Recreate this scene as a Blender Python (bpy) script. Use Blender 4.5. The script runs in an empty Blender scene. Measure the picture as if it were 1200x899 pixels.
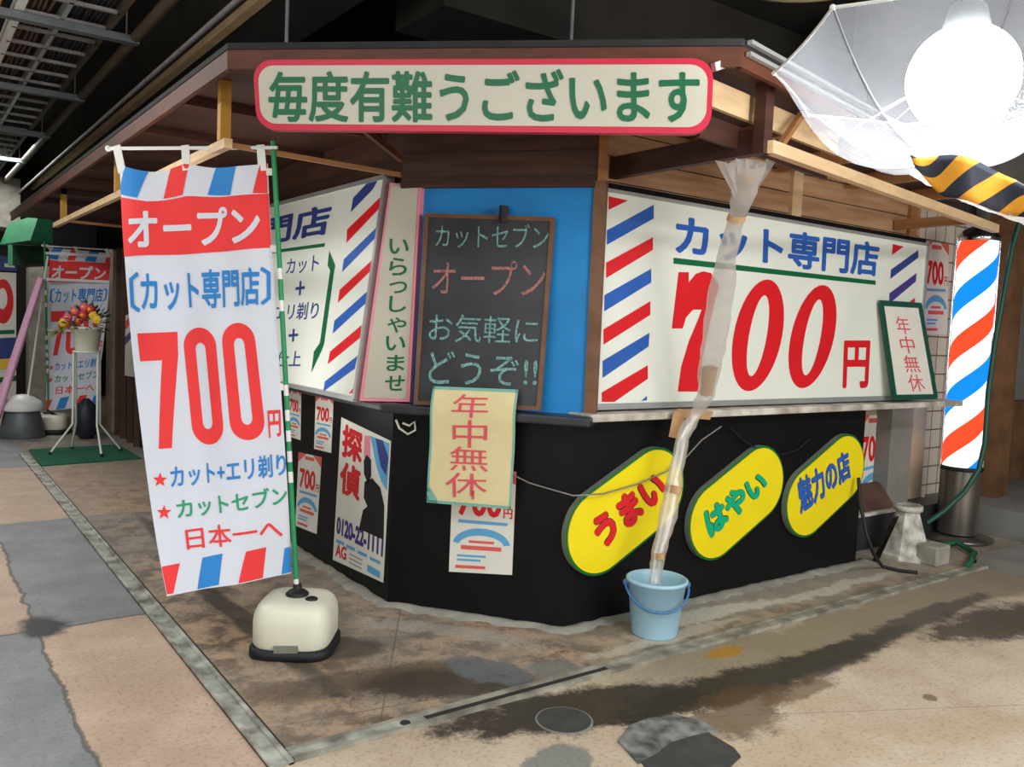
import bpy, math, random
import numpy as np
from mathutils import Vector
from mathutils.geometry import tessellate_polygon
random.seed(7)
SC = bpy.context.scene
COL = SC.collection
PI = math.pi

# ------------------------------------------------------------------ camera
FOC = 993.3                                     # focal length in pixels of the 1200 px wide frame
CX, CY = 600.0, 449.5
CAMZ = 1.45
def _nd(x, y):
    v = np.array([(x - CX) / FOC, (y - CY) / FOC, 1.0]); return v / np.linalg.norm(v)
_Y = _nd(-121, 352.0); _X = _nd(1970, 438.0)
_X = _X - _Y * (_X @ _Y); _X /= np.linalg.norm(_X)
_Z = np.cross(_X, _Y)
if _Z[1] > 0: _Z = -_Z
ROT = np.array([_X, _Y, _Z])                    # world = ROT @ (right, down, forward)
CPOS = np.array([0.0, 0.0, CAMZ])
cam_d = bpy.data.cameras.new('camera'); cam = bpy.data.objects.new('camera', cam_d); COL.objects.link(cam)
cam_d.sensor_width = 36.0; cam_d.lens = FOC / 1200.0 * 36.0; cam_d.clip_start = 0.05; cam_d.clip_end = 100
from mathutils import Matrix
_r, _u, _b = ROT[:, 0], -ROT[:, 1], -ROT[:, 2]
cam.matrix_world = Matrix(((_r[0], _u[0], _b[0], 0), (_r[1], _u[1], _b[1], 0), (_r[2], _u[2], _b[2], CAMZ), (0, 0, 0, 1)))
SC.camera = cam
def ray(p): return ROT @ np.array([(p[0] - CX) / FOC, (p[1] - CY) / FOC, 1.0])
def at_z(p, z=0.0): r = ray(p); return CPOS + r * ((z - CAMZ) / r[2])
def at_y(p, y): r = ray(p); return CPOS + r * (y / r[1])
def at_x(p, x): r = ray(p); return CPOS + r * (x / r[0])
def at_d(p, d): return CPOS + ray(p) * d
def at_n(p, n, k): n = np.array(n, float); r = ray(p); return CPOS + r * ((k - n @ CPOS) / (n @ r))
def proj(P): q = ROT.T @ (np.asarray(P, float) - CPOS); return np.array([CX + FOC * q[0] / q[2], CY + FOC * q[1] / q[2]])

# ------------------------------------------------------------------ world, lights, exposure
SC.view_settings.view_transform = 'Standard'; SC.view_settings.look = 'None'
SC.view_settings.exposure = 0.0; SC.view_settings.gamma = 1.0; SC.view_settings.use_curve_mapping = False
w = bpy.data.worlds.new('world'); SC.world = w; w.use_nodes = True
w.node_tree.nodes['Background'].inputs[0].default_value = (0.85, 0.9, 1.0, 1)
w.node_tree.nodes['Background'].inputs[1].default_value = 0.05
def area(name, loc, sx, sy, power, col=(1, 1, 1), target=None):
    d = bpy.data.lights.new(name, 'AREA'); d.shape = 'RECTANGLE'; d.size = sx; d.size_y = sy; d.energy = power; d.color = col
    o = bpy.data.objects.new(name, d); COL.objects.link(o); o.location = loc
    if target is not None:
        o.rotation_euler = (Vector(target) - Vector(loc)).to_track_quat('-Z', 'Y').to_euler()
    return o
area('arcade_ceiling_light', (-0.9, 0.3, 3.3), 0.5, 4.5, 120, (0.97, 1.0, 0.98))
area('arcade_ceiling_light_far', (-0.6, 6.6, 3.3), 0.5, 5.0, 115, (0.97, 1.0, 0.98))
area('arcade_ceiling_light_end', (1.0, 12.2, 3.2), 0.5, 3.0, 80, (1.0, 1.0, 0.97))
area('arcade_cross_light', (3.6, -0.9, 3.3), 5.0, 0.5, 175, (0.97, 1.0, 0.98))
area('sign_fill_light', (-4.2, -1.5, 1.9), 3.5, 1.8, 110, (1.0, 0.99, 0.96), target=(2.0, 4.0, 1.6))  # unseen fill light, added to brighten the upright signs and banner
area('sign_fill_light_side', (3.0, -5.0, 1.9), 4.5, 1.8, 235, (1.0, 0.99, 0.96), target=(3.0, 3.0, 1.5))  # another added fill, out of view, for the stall's right face
area('tray_fill_light', (-1.2, 4.5, 2.9), 0.4, 7.0, 40, (1.0, 0.98, 0.95), target=(-0.4, 4.5, 4.0))  # upward fill added to brighten the cable tray, no fixture there

# ------------------------------------------------------------------ materials
def lin(c): return tuple((x / 12.92 if x <= 0.04045 else ((x + 0.055) / 1.055) ** 2.4) for x in c)
def rgb(r, g, b): return lin((r / 255, g / 255, b / 255)) + (1,)
M = {}
def mat(name, col, rough=0.6, metal=0.0, var=0.12, scale=6.0, bump=0.0, spec=0.4, col2=None, stretch=None, trans=0.0):
    m = bpy.data.materials.new(name); m.use_nodes = True; nt = m.node_tree; N = nt.nodes; L = nt.links
    p = N['Principled BSDF']; p.inputs['Roughness'].default_value = rough; p.inputs['Metallic'].default_value = metal
    p.inputs['Specular IOR Level'].default_value = spec
    c = rgb(*col); c2 = rgb(*col2) if col2 else tuple(x * (1 - var) for x in c[:3]) + (1,)
    tc = N.new('ShaderNodeTexCoord'); mp = N.new('ShaderNodeMapping'); L.new(tc.outputs['Object'], mp.inputs[0])
    if stretch: mp.inputs['Scale'].default_value = stretch
    no = N.new('ShaderNodeTexNoise'); no.inputs['Scale'].default_value = scale; no.inputs['Detail'].default_value = 6
    L.new(mp.outputs[0], no.inputs['Vector'])
    rp = N.new('ShaderNodeValToRGB'); rp.color_ramp.elements[0].position = 0.35; rp.color_ramp.elements[1].position = 0.65
    rp.color_ramp.elements[0].color = c2; rp.color_ramp.elements[1].color = c
    L.new(no.outputs['Fac'], rp.inputs[0]); L.new(rp.outputs[0], p.inputs['Base Color'])
    if bump:
        b = N.new('ShaderNodeBump'); b.inputs['Strength'].default_value = bump; b.inputs['Distance'].default_value = 0.01
        L.new(no.outputs['Fac'], b.inputs['Height']); L.new(b.outputs[0], p.inputs['Normal'])
    if trans:
        out = N['Material Output']; tr = N.new('ShaderNodeBsdfTranslucent'); mx = N.new('ShaderNodeMixShader')
        L.new(rp.outputs[0], tr.inputs['Color']); mx.inputs[0].default_value = trans
        L.new(p.outputs[0], mx.inputs[1]); L.new(tr.outputs[0], mx.inputs[2]); L.new(mx.outputs[0], out.inputs['Surface'])
    M[name] = m; return m
def glassy(name, col, milk=0.3, gloss=0.06, rough=0.25, bump=0.0, trl=0.6, vary=0.08):
    # thin plastic film: part clear, part milky (light passes through and scatters), a little sheen
    m = bpy.data.materials.new(name); m.use_nodes = True; nt = m.node_tree; N = nt.nodes; L = nt.links
    N.remove(N['Principled BSDF']); out = N['Material Output']
    t = N.new('ShaderNodeBsdfTransparent'); tl = N.new('ShaderNodeBsdfTranslucent'); df = N.new('ShaderNodeBsdfDiffuse'); g = N.new('ShaderNodeBsdfGlossy')
    for n_ in (tl, df): n_.inputs['Color'].default_value = rgb(*col)
    t.inputs['Color'].default_value = (0.97, 0.98, 1, 1); g.inputs['Roughness'].default_value = rough
    a = N.new('ShaderNodeMixShader'); a.inputs[0].default_value = trl; L.new(df.outputs[0], a.inputs[1]); L.new(tl.outputs[0], a.inputs[2])
    no = N.new('ShaderNodeTexNoise'); no.inputs['Scale'].default_value = 9; no.inputs['Detail'].default_value = 2
    tc = N.new('ShaderNodeTexCoord'); L.new(tc.outputs['Object'], no.inputs['Vector'])
    mr = N.new('ShaderNodeMapRange'); mr.inputs['From Min'].default_value = 0.2; mr.inputs['From Max'].default_value = 0.8
    mr.inputs['To Min'].default_value = milk - vary; mr.inputs['To Max'].default_value = milk + vary
    L.new(no.outputs['Fac'], mr.inputs['Value'])
    b = N.new('ShaderNodeMixShader'); L.new(mr.outputs[0], b.inputs[0]); L.new(t.outputs[0], b.inputs[1]); L.new(a.outputs[0], b.inputs[2])
    if bump:
        bp = N.new('ShaderNodeBump'); bp.inputs['Strength'].default_value = bump; bp.inputs['Distance'].default_value = 0.02
        L.new(no.outputs['Fac'], bp.inputs['Height']); L.new(bp.outputs[0], g.inputs['Normal'])
    c = N.new('ShaderNodeMixShader'); c.inputs[0].default_value = gloss; L.new(b.outputs[0], c.inputs[1]); L.new(g.outputs[0], c.inputs[2])
    L.new(c.outputs[0], out.inputs['Surface']); M[name] = m; return m
def emit(name, col, strength):
    m = bpy.data.materials.new(name); m.use_nodes = True; nt = m.node_tree; N = nt.nodes; L = nt.links
    N.remove(N['Principled BSDF']); e = N.new('ShaderNodeEmission'); e.inputs[0].default_value = rgb(*col); e.inputs[1].default_value = strength
    L.new(e.outputs[0], N['Material Output'].inputs['Surface']); M[name] = m; return m

mat('sign_white', (226, 229, 218), 0.28, var=0.06, scale=2.0)
mat('sign_cream', (188, 184, 166), 0.35, var=0.08, scale=2.0)
mat('paper', (225, 222, 210), 0.8, var=0.08, scale=5)
mat('paper_yellow', (222, 208, 158), 0.7, var=0.1, scale=6)
mat('cloth_white', (222, 226, 236), 0.85, var=0.04, scale=3, trans=0.15)
mat('ink_red', (214, 28, 36), 0.4, var=0.08)
mat('ink_cloth_red', (240, 62, 62), 0.8, var=0.05, trans=0.1)
mat('ink_cloth_blue', (48, 134, 208), 0.8, var=0.05, trans=0.1)
mat('ink_cloth_green', (52, 160, 116), 0.8, var=0.05, trans=0.1)
mat('ink_blue', (44, 92, 176), 0.4, var=0.06)
mat('ink_navy', (48, 66, 130), 0.4, var=0.06)
mat('ink_green', (0, 96, 58), 0.45, var=0.08)
mat('ink_border_red', (196, 30, 62), 0.45, var=0.08)
mat('ink_pink', (232, 140, 156), 0.5)
mat('ink_pinkred', (222, 84, 98), 0.7)
mat('ink_skyblue', (96, 168, 214), 0.7)
mat('ink_salmon', (226, 96, 88), 0.7)
mat('ink_purple', (70, 52, 132), 0.6)
mat('ink_black', (22, 20, 26), 0.6)
mat('ink_grey', (150, 150, 150), 0.7)
mat('oval_yellow', (236, 214, 20), 0.35, var=0.05)
mat('oval_green', (20, 104, 48), 0.4)
mat('oval_mint', (0, 168, 122), 0.4)
mat('oval_side', (120, 126, 116), 0.5)
mat('chalk_cyan', (132, 184, 178), 0.95, scale=90, col2=(84, 116, 114))
mat('chalk_pink', (186, 124, 118), 0.95, scale=90, col2=(110, 82, 82))
mat('board_black', (58, 60, 64), 0.42, var=0.25, scale=3, col2=(44, 45, 49))
mat('tape_teal', (120, 178, 165), 0.6)
mat('tape_brown', (190, 150, 108), 0.45, var=0.15, scale=14)
mat('panel_black', (14, 14, 16), 0.45, var=0.3, scale=2.5, spec=0.2)
mat('vinyl_black', (52, 54, 58), 0.4, var=0.3, scale=8)
mat('counter_white', (208, 204, 192), 0.55, var=0.3, scale=8, col2=(150, 142, 128))
mat('blue_wall', (24, 134, 204), 0.55, var=0.18, scale=3)
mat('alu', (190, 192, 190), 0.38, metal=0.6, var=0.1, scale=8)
mat('steel_dark', (110, 116, 118), 0.5, metal=0.4, var=0.2, scale=8)
mat('wood_dark', (72, 39, 27), 0.6, var=0.4, scale=5, stretch=(1, 1, 6), bump=0.1)
mat('wood_red', (92, 47, 27), 0.55, var=0.35, scale=5, stretch=(1, 1, 5))
mat('wood_frame', (120, 84, 58), 0.55, var=0.3, scale=8)
mat('wood_oak', (176, 122, 74), 0.5, var=0.35, scale=3, stretch=(0.6, 0.6, 7), bump=0.05)
mat('wood_pale', (224, 190, 146), 0.55, var=0.2, scale=5, stretch=(1, 1, 5))
mat('wood_yellow', (196, 146, 62), 0.55, var=0.25, scale=6)
mat('roof_felt', (38, 38, 38), 0.8, var=0.3, scale=9)
mat('concrete_dark', (62, 58, 52), 0.9, var=0.4, scale=2.0)
mat('concrete_grey', (132, 130, 124), 0.9, var=0.25, scale=3, bump=0.2)
mat('concrete_pale', (164, 160, 148), 0.9, var=0.3, scale=9, bump=0.5)
mat('plaster_beige', (176, 162, 136), 0.85, var=0.25, scale=3)
mat('rust_board', (122, 86, 54), 0.8, var=0.5, scale=4)
mat('cable_black', (24, 24, 26), 0.6)
mat('galv', (150, 144, 142), 0.5, metal=0.35, var=0.3, scale=12)
mat('pipe_brown', (84, 72, 58), 0.55, var=0.35, scale=7)
mat('pole_green', (28, 140, 84), 0.4)
mat('hose_green', (22, 78, 62), 0.45)
mat('plastic_white', (226, 226, 222), 0.4, var=0.06)
mat('tank_cream', (222, 220, 200), 0.38, var=0.06, scale=3)
mat('rubber_black', (28, 28, 30), 0.6)
mat('bucket_blue', (186, 226, 244), 0.35, var=0.06, trans=0.25)
mat('bucket_handle', (70, 120, 176), 0.4)
mat('mat_green', (34, 104, 74), 0.95, var=0.3, scale=60, bump=0.4)
mat('canopy_green', (44, 122, 84), 0.5, var=0.25)
mat('green_dark', (24, 56, 34), 0.6, var=0.4)
mat('leaf', (48, 88, 52), 0.6, var=0.3, scale=30)
mat('leaf_yellow', (150, 150, 70), 0.6, var=0.3, scale=30)
mat('petal_pink', (232, 96, 126), 0.6); mat('petal_yellow', (238, 196, 60), 0.6); mat('petal_red', (206, 50, 60), 0.6)
mat('chrome', (205, 205, 205), 0.18, metal=1.0, var=0.1)
mat('steel_post', (140, 134, 126), 0.32, metal=0.8, var=0.35, scale=6, stretch=(2, 2, .4))
mat('dirty_white', (214, 210, 200), 0.7, var=0.35, scale=12, col2=(140, 132, 120), bump=0.3)
mat('brown_box', (92, 66, 54), 0.7, var=0.3)
mat('pink_cloth', (246, 188, 222), 0.8, var=0.12, scale=20)
mat('bag_dark', (40, 44, 56), 0.5, var=0.3)
mat('bronze_dark', (34, 29, 26), 0.45, metal=0.3, var=0.3)
mat('cream_paint', (226, 210, 168), 0.5, var=0.1)
mat('orange_pipe', (206, 140, 80), 0.5)
mat('rail_metal', (196, 198, 186), 0.45, metal=0.2, var=0.4, scale=9, col2=(112, 110, 102))
mat('slot_dark', (46, 46, 46), 0.7, var=0.3)
mat('rail_dusty', (158, 154, 140), 0.7, var=0.4, scale=9, col2=(104, 100, 90))
mat('slate_scuffed', (134, 134, 130), 0.85, scale=14, col2=(62, 62, 60), bump=0.3)
mat('slate', (66, 66, 64), 0.8, var=0.3, scale=12, bump=0.3)
glassy('clear_vinyl', (240, 244, 250), milk=0.18, gloss=0.012, vary=0.0)
glassy('milky_vinyl', (238, 234, 226), milk=0.42, gloss=0.10, rough=0.3, bump=0.3)
emit('lamp_glow', (250, 252, 255), 50.0)
emit('tube_glow', (255, 246, 228), 5.0)

# tiles: brick texture on the white tile wall
def tile_mat():
    m = bpy.data.materials.new('wall_tile'); m.use_nodes = True; nt = m.node_tree; N = nt.nodes; L = nt.links; p = N['Principled BSDF']
    tc = N.new('ShaderNodeTexCoord'); mp = N.new('ShaderNodeMapping'); mp.inputs['Rotation'].default_value = (PI / 2, 0, 0)
    br = N.new('ShaderNodeTexBrick'); br.offset = 0.0; br.inputs['Scale'].default_value = 1.0
    br.inputs['Brick Width'].default_value = 0.15; br.inputs['Row Height'].default_value = 0.15; br.inputs['Mortar Size'].default_value = 0.006
    br.inputs['Color1'].default_value = rgb(214, 206, 188); br.inputs['Color2'].default_value = rgb(200, 192, 174); br.inputs['Mortar'].default_value = rgb(110, 100, 88)
    L.new(tc.outputs['Object'], mp.inputs[0]); L.new(mp.outputs[0], br.inputs['Vector']); L.new(br.outputs['Color'], p.inputs['Base Color'])
    p.inputs['Roughness'].default_value = 0.3; M['wall_tile'] = m
tile_mat()

# barber pole: helical stripes on a lit drum
def barber_mat():
    m = bpy.data.materials.new('barber_stripes'); m.use_nodes = True; nt = m.node_tree; N = nt.nodes; L = nt.links; N.remove(N['Principled BSDF'])
    def math_(op, a, b=None):
        n = N.new('ShaderNodeMath'); n.operation = op
        for i, x in enumerate((a, b)):
            if x is None: continue
            if isinstance(x, (int, float)): n.inputs[i].default_value = x
            else: L.new(x, n.inputs[i])
        return n.outputs[0]
    tc = N.new('ShaderNodeTexCoord'); sp = N.new('ShaderNodeSeparateXYZ'); L.new(tc.outputs['Object'], sp.inputs[0])
    th = math_('DIVIDE', math_('ARCTAN2', sp.outputs[1], sp.outputs[0]), 2 * PI)
    v = math_('SUBTRACT', math_('DIVIDE', sp.outputs[2], 0.72), th)
    v = math_('FRACT', math_('ADD', v, 10 + BARBER_PHASE))
    rp = N.new('ShaderNodeValToRGB'); cr = rp.color_ramp; cr.interpolation = 'CONSTANT'
    cr.elements[0].position = 0.0; cr.elements[0].color = rgb(255, 72, 40)
    cr.elements[1].position = 0.24; cr.elements[1].color = (1, 1, 1, 1)
    for pos, c in ((0.5, rgb(20, 128, 255)), (0.74, (1, 1, 1, 1))):
        e = cr.elements.new(pos); e.color = c
    L.new(v, rp.inputs[0]); em = N.new('ShaderNodeEmission'); L.new(rp.outputs[0], em.inputs[0]); em.inputs[1].default_value = 1.5
    L.new(em.outputs[0], N['Material Output'].inputs['Surface']); M['barber_stripes'] = m
BARBER_PHASE = -0.40
barber_mat()

# striped barrier tape
def hazard_mat():
    m = bpy.data.materials.new('hazard_stripes'); m.use_nodes = True; nt = m.node_tree; N = nt.nodes; L = nt.links; p = N['Principled BSDF']
    tc = N.new('ShaderNodeTexCoord'); wv = N.new('ShaderNodeTexWave'); wv.inputs['Scale'].default_value = 1.0
    mp = N.new('ShaderNodeMapping'); L.new(tc.outputs['UV'], mp.inputs[0]); L.new(mp.outputs[0], wv.inputs['Vector'])
    wv.bands_direction = 'DIAGONAL'; wv.inputs['Scale'].default_value = 0.9; wv.inputs['Distortion'].default_value = 0.3
    rp = N.new('ShaderNodeValToRGB'); rp.color_ramp.interpolation = 'CONSTANT'
    rp.color_ramp.elements[0].color = rgb(34, 42, 58); rp.color_ramp.elements[1].position = 0.5; rp.color_ramp.elements[1].color = rgb(226, 158, 40)
    L.new(wv.outputs['Fac'], rp.inputs[0]); L.new(rp.outputs[0], p.inputs['Base Color']); p.inputs['Roughness'].default_value = 0.5
    M['hazard_stripes'] = m
hazard_mat()

# plank wall
def plank_mat(name, c1, c2, gap=0.12):
    m = bpy.data.materials.new(name); m.use_nodes = True; nt = m.node_tree; N = nt.nodes; L = nt.links; p = N['Principled BSDF']
    tc = N.new('ShaderNodeTexCoord'); mp = N.new('ShaderNodeMapping'); mp.inputs['Scale'].default_value = (1.2, 1.2, 12)
    L.new(tc.outputs['Object'], mp.inputs[0]); no = N.new('ShaderNodeTexNoise'); no.inputs['Scale'].default_value = 2.2; no.inputs['Detail'].default_value = 8
    L.new(mp.outputs[0], no.inputs['Vector'])
    rp = N.new('ShaderNodeValToRGB'); rp.color_ramp.elements[0].position = 0.3; rp.color_ramp.elements[1].position = 0.7
    rp.color_ramp.elements[0].color = rgb(*c1); rp.color_ramp.elements[1].color = rgb(*c2); L.new(no.outputs['Fac'], rp.inputs[0])
    sp = N.new('ShaderNodeSeparateXYZ'); L.new(tc.outputs['Object'], sp.inputs[0])
    a = N.new('ShaderNodeMath'); a.operation = 'DIVIDE'; L.new(sp.outputs[2], a.inputs[0]); a.inputs[1].default_value = gap
    f = N.new('ShaderNodeMath'); f.operation = 'FRACT'; L.new(a.outputs[0], f.inputs[0])
    g = N.new('ShaderNodeMath'); g.operation = 'GREATER_THAN'; L.new(f.outputs[0], g.inputs[0]); g.inputs[1].default_value = 0.05
    mx = N.new('ShaderNodeMix'); mx.data_type = 'RGBA'; L.new(g.outputs[0], mx.inputs[0]); mx.inputs[6].default_value = rgb(40, 26, 18); L.new(rp.outputs[0], mx.inputs[7])
    L.new(mx.outputs[2], p.inputs['Base Color']); p.inputs['Roughness'].default_value = 0.55; M[name] = m
plank_mat('planks_oak', (160, 118, 86), (196, 156, 120))
plank_mat('planks_brown', (52, 32, 24), (78, 49, 36))

# floor: large two-tone slabs, grime, stains and patches
def floor_mat():
    m = bpy.data.materials.new('arcade_floor'); m.use_nodes = True; nt = m.node_tree; N = nt.nodes; L = nt.links; P = N['Principled BSDF']
    def mth(op, *a, clamp=False):
        n = N.new('ShaderNodeMath'); n.operation = op; n.use_clamp = clamp
        for i, x in enumerate(a):
            if isinstance(x, (int, float)): n.inputs[i].default_value = x
            else: L.new(x, n.inputs[i])
        return n.outputs[0]
    def noise(scale, detail=6, w=None, rough=0.55):
        n = N.new('ShaderNodeTexNoise'); n.inputs['Scale'].default_value = scale; n.inputs['Detail'].default_value = detail; n.inputs['Roughness'].default_value = rough
        L.new(tc.outputs['Object'], n.inputs['Vector']); return n
    def mix(f, a, b):
        n = N.new('ShaderNodeMix'); n.data_type = 'RGBA'
        if isinstance(f, (int, float)): n.inputs[0].default_value = f
        else: L.new(f, n.inputs[0])
        for i, x in ((6, a), (7, b)):
            if isinstance(x, tuple): n.inputs[i].default_value = x
            else: L.new(x, n.inputs[i])
        return n.outputs[2]
    def sstep(v, lo, hi):
        n = N.new('ShaderNodeMapRange'); n.interpolation_type = 'SMOOTHSTEP'; n.inputs['From Min'].default_value = lo; n.inputs['From Max'].default_value = hi
        L.new(v, n.inputs['Value']); return n.outputs[0]
    tc = N.new('ShaderNodeTexCoord'); sp = N.new('ShaderNodeSeparateXYZ'); L.new(tc.outputs['Object'], sp.inputs[0])
    X, Y = sp.outputs[0], sp.outputs[1]
    nd = noise(2.2, 8, rough=0.65); nf = noise(7.0, 8, rough=0.7); ns = noise(60, 4)
    spl = N.new('ShaderNodeSeparateColor'); L.new(nd.outputs['Color'], spl.inputs[0])
    spf = N.new('ShaderNodeSeparateColor'); L.new(nf.outputs['Color'], spf.inputs[0])
    dx = mth('ADD', mth('MULTIPLY', mth('SUBTRACT', spl.outputs[0], 0.5), 0.5), mth('MULTIPLY', mth('SUBTRACT', spf.outputs[0], 0.5), 0.22))
    dy = mth('ADD', mth('MULTIPLY', mth('SUBTRACT', spl.outputs[1], 0.5), 0.5), mth('MULTIPLY', mth('SUBTRACT', spf.outputs[1], 0.5), 0.22))
    def dist(k): return mth('ADD', X, mth('MULTIPLY', dx, k)), mth('ADD', Y, mth('MULTIPLY', dy, k))
    def ell(cx, cy, rx, ry, rot=0, soft=0.3, k=1.0):
        x, y = dist(k); x = mth('SUBTRACT', x, cx); y = mth('SUBTRACT', y, cy); c, s = math.cos(rot), math.sin(rot)
        u = mth('DIVIDE', mth('ADD', mth('MULTIPLY', x, c), mth('MULTIPLY', y, s)), rx)
        v = mth('DIVIDE', mth('SUBTRACT', mth('MULTIPLY', y, c), mth('MULTIPLY', x, s)), ry)
        r = mth('SQRT', mth('ADD', mth('MULTIPLY', u, u), mth('MULTIPLY', v, v)))
        return mth('SUBTRACT', 1.0, sstep(r, 1 - soft, 1 + soft))
    def band(v, lo, hi, soft): return mth('MULTIPLY', sstep(v, lo - soft, lo + soft), mth('SUBTRACT', 1.0, sstep(v, hi - soft, hi + soft)))
    x4, y4 = dist(0.22)
    # slabs
    cxk = mth('FLOOR', mth('DIVIDE', mth('SUBTRACT', x4, 0.5), 2.22)); cyk = mth('FLOOR', mth('DIVIDE', mth('SUBTRACT', y4, 4.22), 2.22))
    par = mth('MODULO', mth('ADD', mth('ADD', cxk, cyk), 100.0), 2.0)
    tan = mix(sstep(nd.outputs['Fac'], 0.35, 0.65), rgb(180, 154, 134), rgb(200, 174, 152)); gry = mix(sstep(nd.outputs['Fac'], 0.35, 0.65), rgb(126, 128, 130), rgb(146, 147, 147))
    sel = mth('GREATER_THAN', par, 0.5)
    base = mix(sel, gry, tan)
    # dark cracks where the slabs meet, left of the rail
    ex = mth('ABSOLUTE', mth('SUBTRACT', x4, 0.5)); ey = mth('ABSOLUTE', mth('SUBTRACT', y4, 4.22))
    crack = mth('MAXIMUM', mth('SUBTRACT', 1.0, sstep(ex, 0.004, 0.012)), mth('SUBTRACT', 1.0, sstep(ey, 0.004, 0.016)))
    crack = mth('MULTIPLY', crack, mth('LESS_THAN', X, 0.98))
    base = mix(mth('MULTIPLY', crack, 0.7), base, rgb(70, 68, 66))
    base = mix(ell(0.52, 4.25, 0.10, 0.16, 0, 0.3, 0.6), base, rgb(62, 62, 64))
    # right of the corner: worn beige floor
    right = mth('MULTIPLY', mth('GREATER_THAN', X, 1.0), mth('LESS_THAN', Y, 2.58))
    beige = mix(sstep(nd.outputs['Fac'], 0.3, 0.7), rgb(178, 158, 134), rgb(202, 186, 166))
    base = mix(right, base, beige)
    # inside the rails: grimy brown-grey
    inside = mth('MULTIPLY', mth('GREATER_THAN', X, 1.0), mth('GREATER_THAN', Y, 2.58))
    grime = mix(sstep(nf.outputs['Fac'], 0.40, 0.58), rgb(104, 88, 72), rgb(178, 150, 122))
    grime = mix(mth('MULTIPLY', sstep(nd.outputs['Fac'], 0.42, 0.6), 0.45), grime, rgb(132, 126, 114))
    base = mix(mth('MULTIPLY', inside, mth('ADD', 0.55, mth('MULTIPLY', 0.4, mth('SUBTRACT', 1.0, sstep(Y, 3.8, 6.5))))), base, grime)
    x6, y6 = dist(0.9)
    # cement-grey wash near the stall
    cem = mth('MULTIPLY', inside, mth('MULTIPLY', sstep(x6, 2.2, 3.4), sstep(y6, 2.55, 2.85)))
    base = mix(mth('MULTIPLY', cem, 0.75), base, rgb(162, 156, 142))
    cem2 = mth('MULTIPLY', inside, band(mth('ADD', x6, mth('MULTIPLY', y6, 0.0)), 1.55, 2.2, 0.2))
    base = mix(mth('MULTIPLY', cem2, 0.35), base, rgb(140, 136, 126))
    # dark wheel-worn stains
    olive = mth('MULTIPLY', mth('MULTIPLY', mth('GREATER_THAN', X, 1.0), band(mth('SUBTRACT', y6, mth('MULTIPLY', x6, 0.0)), 2.15, 2.57, 0.05)), sstep(x6, 2.0, 2.8))
    base = mix(mth('MULTIPLY', olive, 0.8), base, rgb(128, 118, 98))
    for (cx, cy, rx, ry, rot, s, kk, col, amt) in (
        (1.80, 2.80, 0.36, 0.13, -0.45, 0.6, 0.9, (44, 40, 38), 0.85),
        (1.55, 2.98, 0.5, 0.12, -0.3, 0.9, 1.2, (70, 58, 48), 0.7),
        (1.33, 3.9, 0.06, 0.9, 0.05, 0.8, 0.4, (52, 50, 48), 0.8),
        (1.38, 5.4, 0.05, 0.9, 0.0, 0.8, 0.3, (52, 50, 48), 0.6),
        (1.62, 3.35, 0.16, 0.12, 0.0, 0.8, 0.8, (52, 46, 42), 0.7),
        (2.15, 2.36, 0.62, 0.17, -0.25, 0.55, 0.55, (36, 33, 30), 0.95),
        (2.75, 2.20, 0.55, 0.13, -0.02, 0.55, 0.6, (40, 36, 33), 0.95),
        (3.3, 2.17, 0.5, 0.11, 0.1, 0.6, 0.8, (46, 42, 38), 0.85),
        (3.5, 2.20, 0.7, 0.085, 0.02, 0.5, 0.6, (58, 55, 50), 0.9),
        (4.4, 2.25, 0.7, 0.07, 0.02, 0.6, 0.6, (66, 64, 58), 0.8),
        (4.75, 1.98, 0.65, 0.17, -0.12, 0.6, 1.0, (62, 54, 48), 0.9),
        (5.4, 1.75, 0.7, 0.22, 0, 0.7, 1.0, (78, 68, 60), 0.75),
        (2.62, 2.02, 0.28, 0.14, 0.3, 0.8, 1.3, (88, 66, 46), 0.75),
        (3.0, 2.02, 0.25, 0.07, 0.1, 0.8, 1.3, (96, 76, 56), 0.7),
        (3.42, 1.70, 0.035, 0.03, 0, 0.5, 0.3, (104, 84, 68), 0.8),
        (2.0, 2.82, 0.11, 0.2, 0.5, 0.35, 0.6, (100, 106, 108), 0.85),
        (2.26, 2.70, 0.10, 0.12, 0.5, 0.35, 0.6, (116, 120, 118), 0.8),
        (3.05, 2.46, 0.13, 0.045, 0.0, 0.5, 0.3, (168, 122, 40), 0.9),
        (1.75, 2.08, 0.17, 0.10, 0.4, 0.1, 0.4, (120, 124, 120), 0.9),
        (3.4, 2.84, 0.5, 0.07, 0.0, 0.5, 1.1, (206, 202, 190), 0.75),
        (3.0, 2.72, 0.5, 0.05, 0.0, 0.5, 0.9, (190, 182, 166), 0.7),
        (4.4, 2.80, 0.6, 0.05, 0.0, 0.5, 0.9, (204, 200, 188), 0.7),
        (2.1, 3.3, 0.08, 0.5, 0.65, 0.6, 0.9, (168, 162, 150), 0.6)):
        g_ = mth('MULTIPLY', mth('SUBTRACT', nf.outputs['Fac'], 0.5), 2.6); sh_ = mth('MULTIPLY', mth('SUBTRACT', ns.outputs['Fac'], 0.5), 0.8)
        msk = sstep(mth('ADD', mth('ADD', ell(cx, cy, rx, ry, rot, min(.95, s + .25), kk * 0.5), mth('MULTIPLY', g_, 0.5)), mth('MULTIPLY', sh_, 0.4)), 0.28, 0.72)
        msk = mth('MULTIPLY', msk, ell(cx, cy, rx * 1.7, ry * 1.8, rot, 0.3, 0.3))
        base = mix(mth('MULTIPLY', msk, amt), base, rgb(*col))
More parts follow.
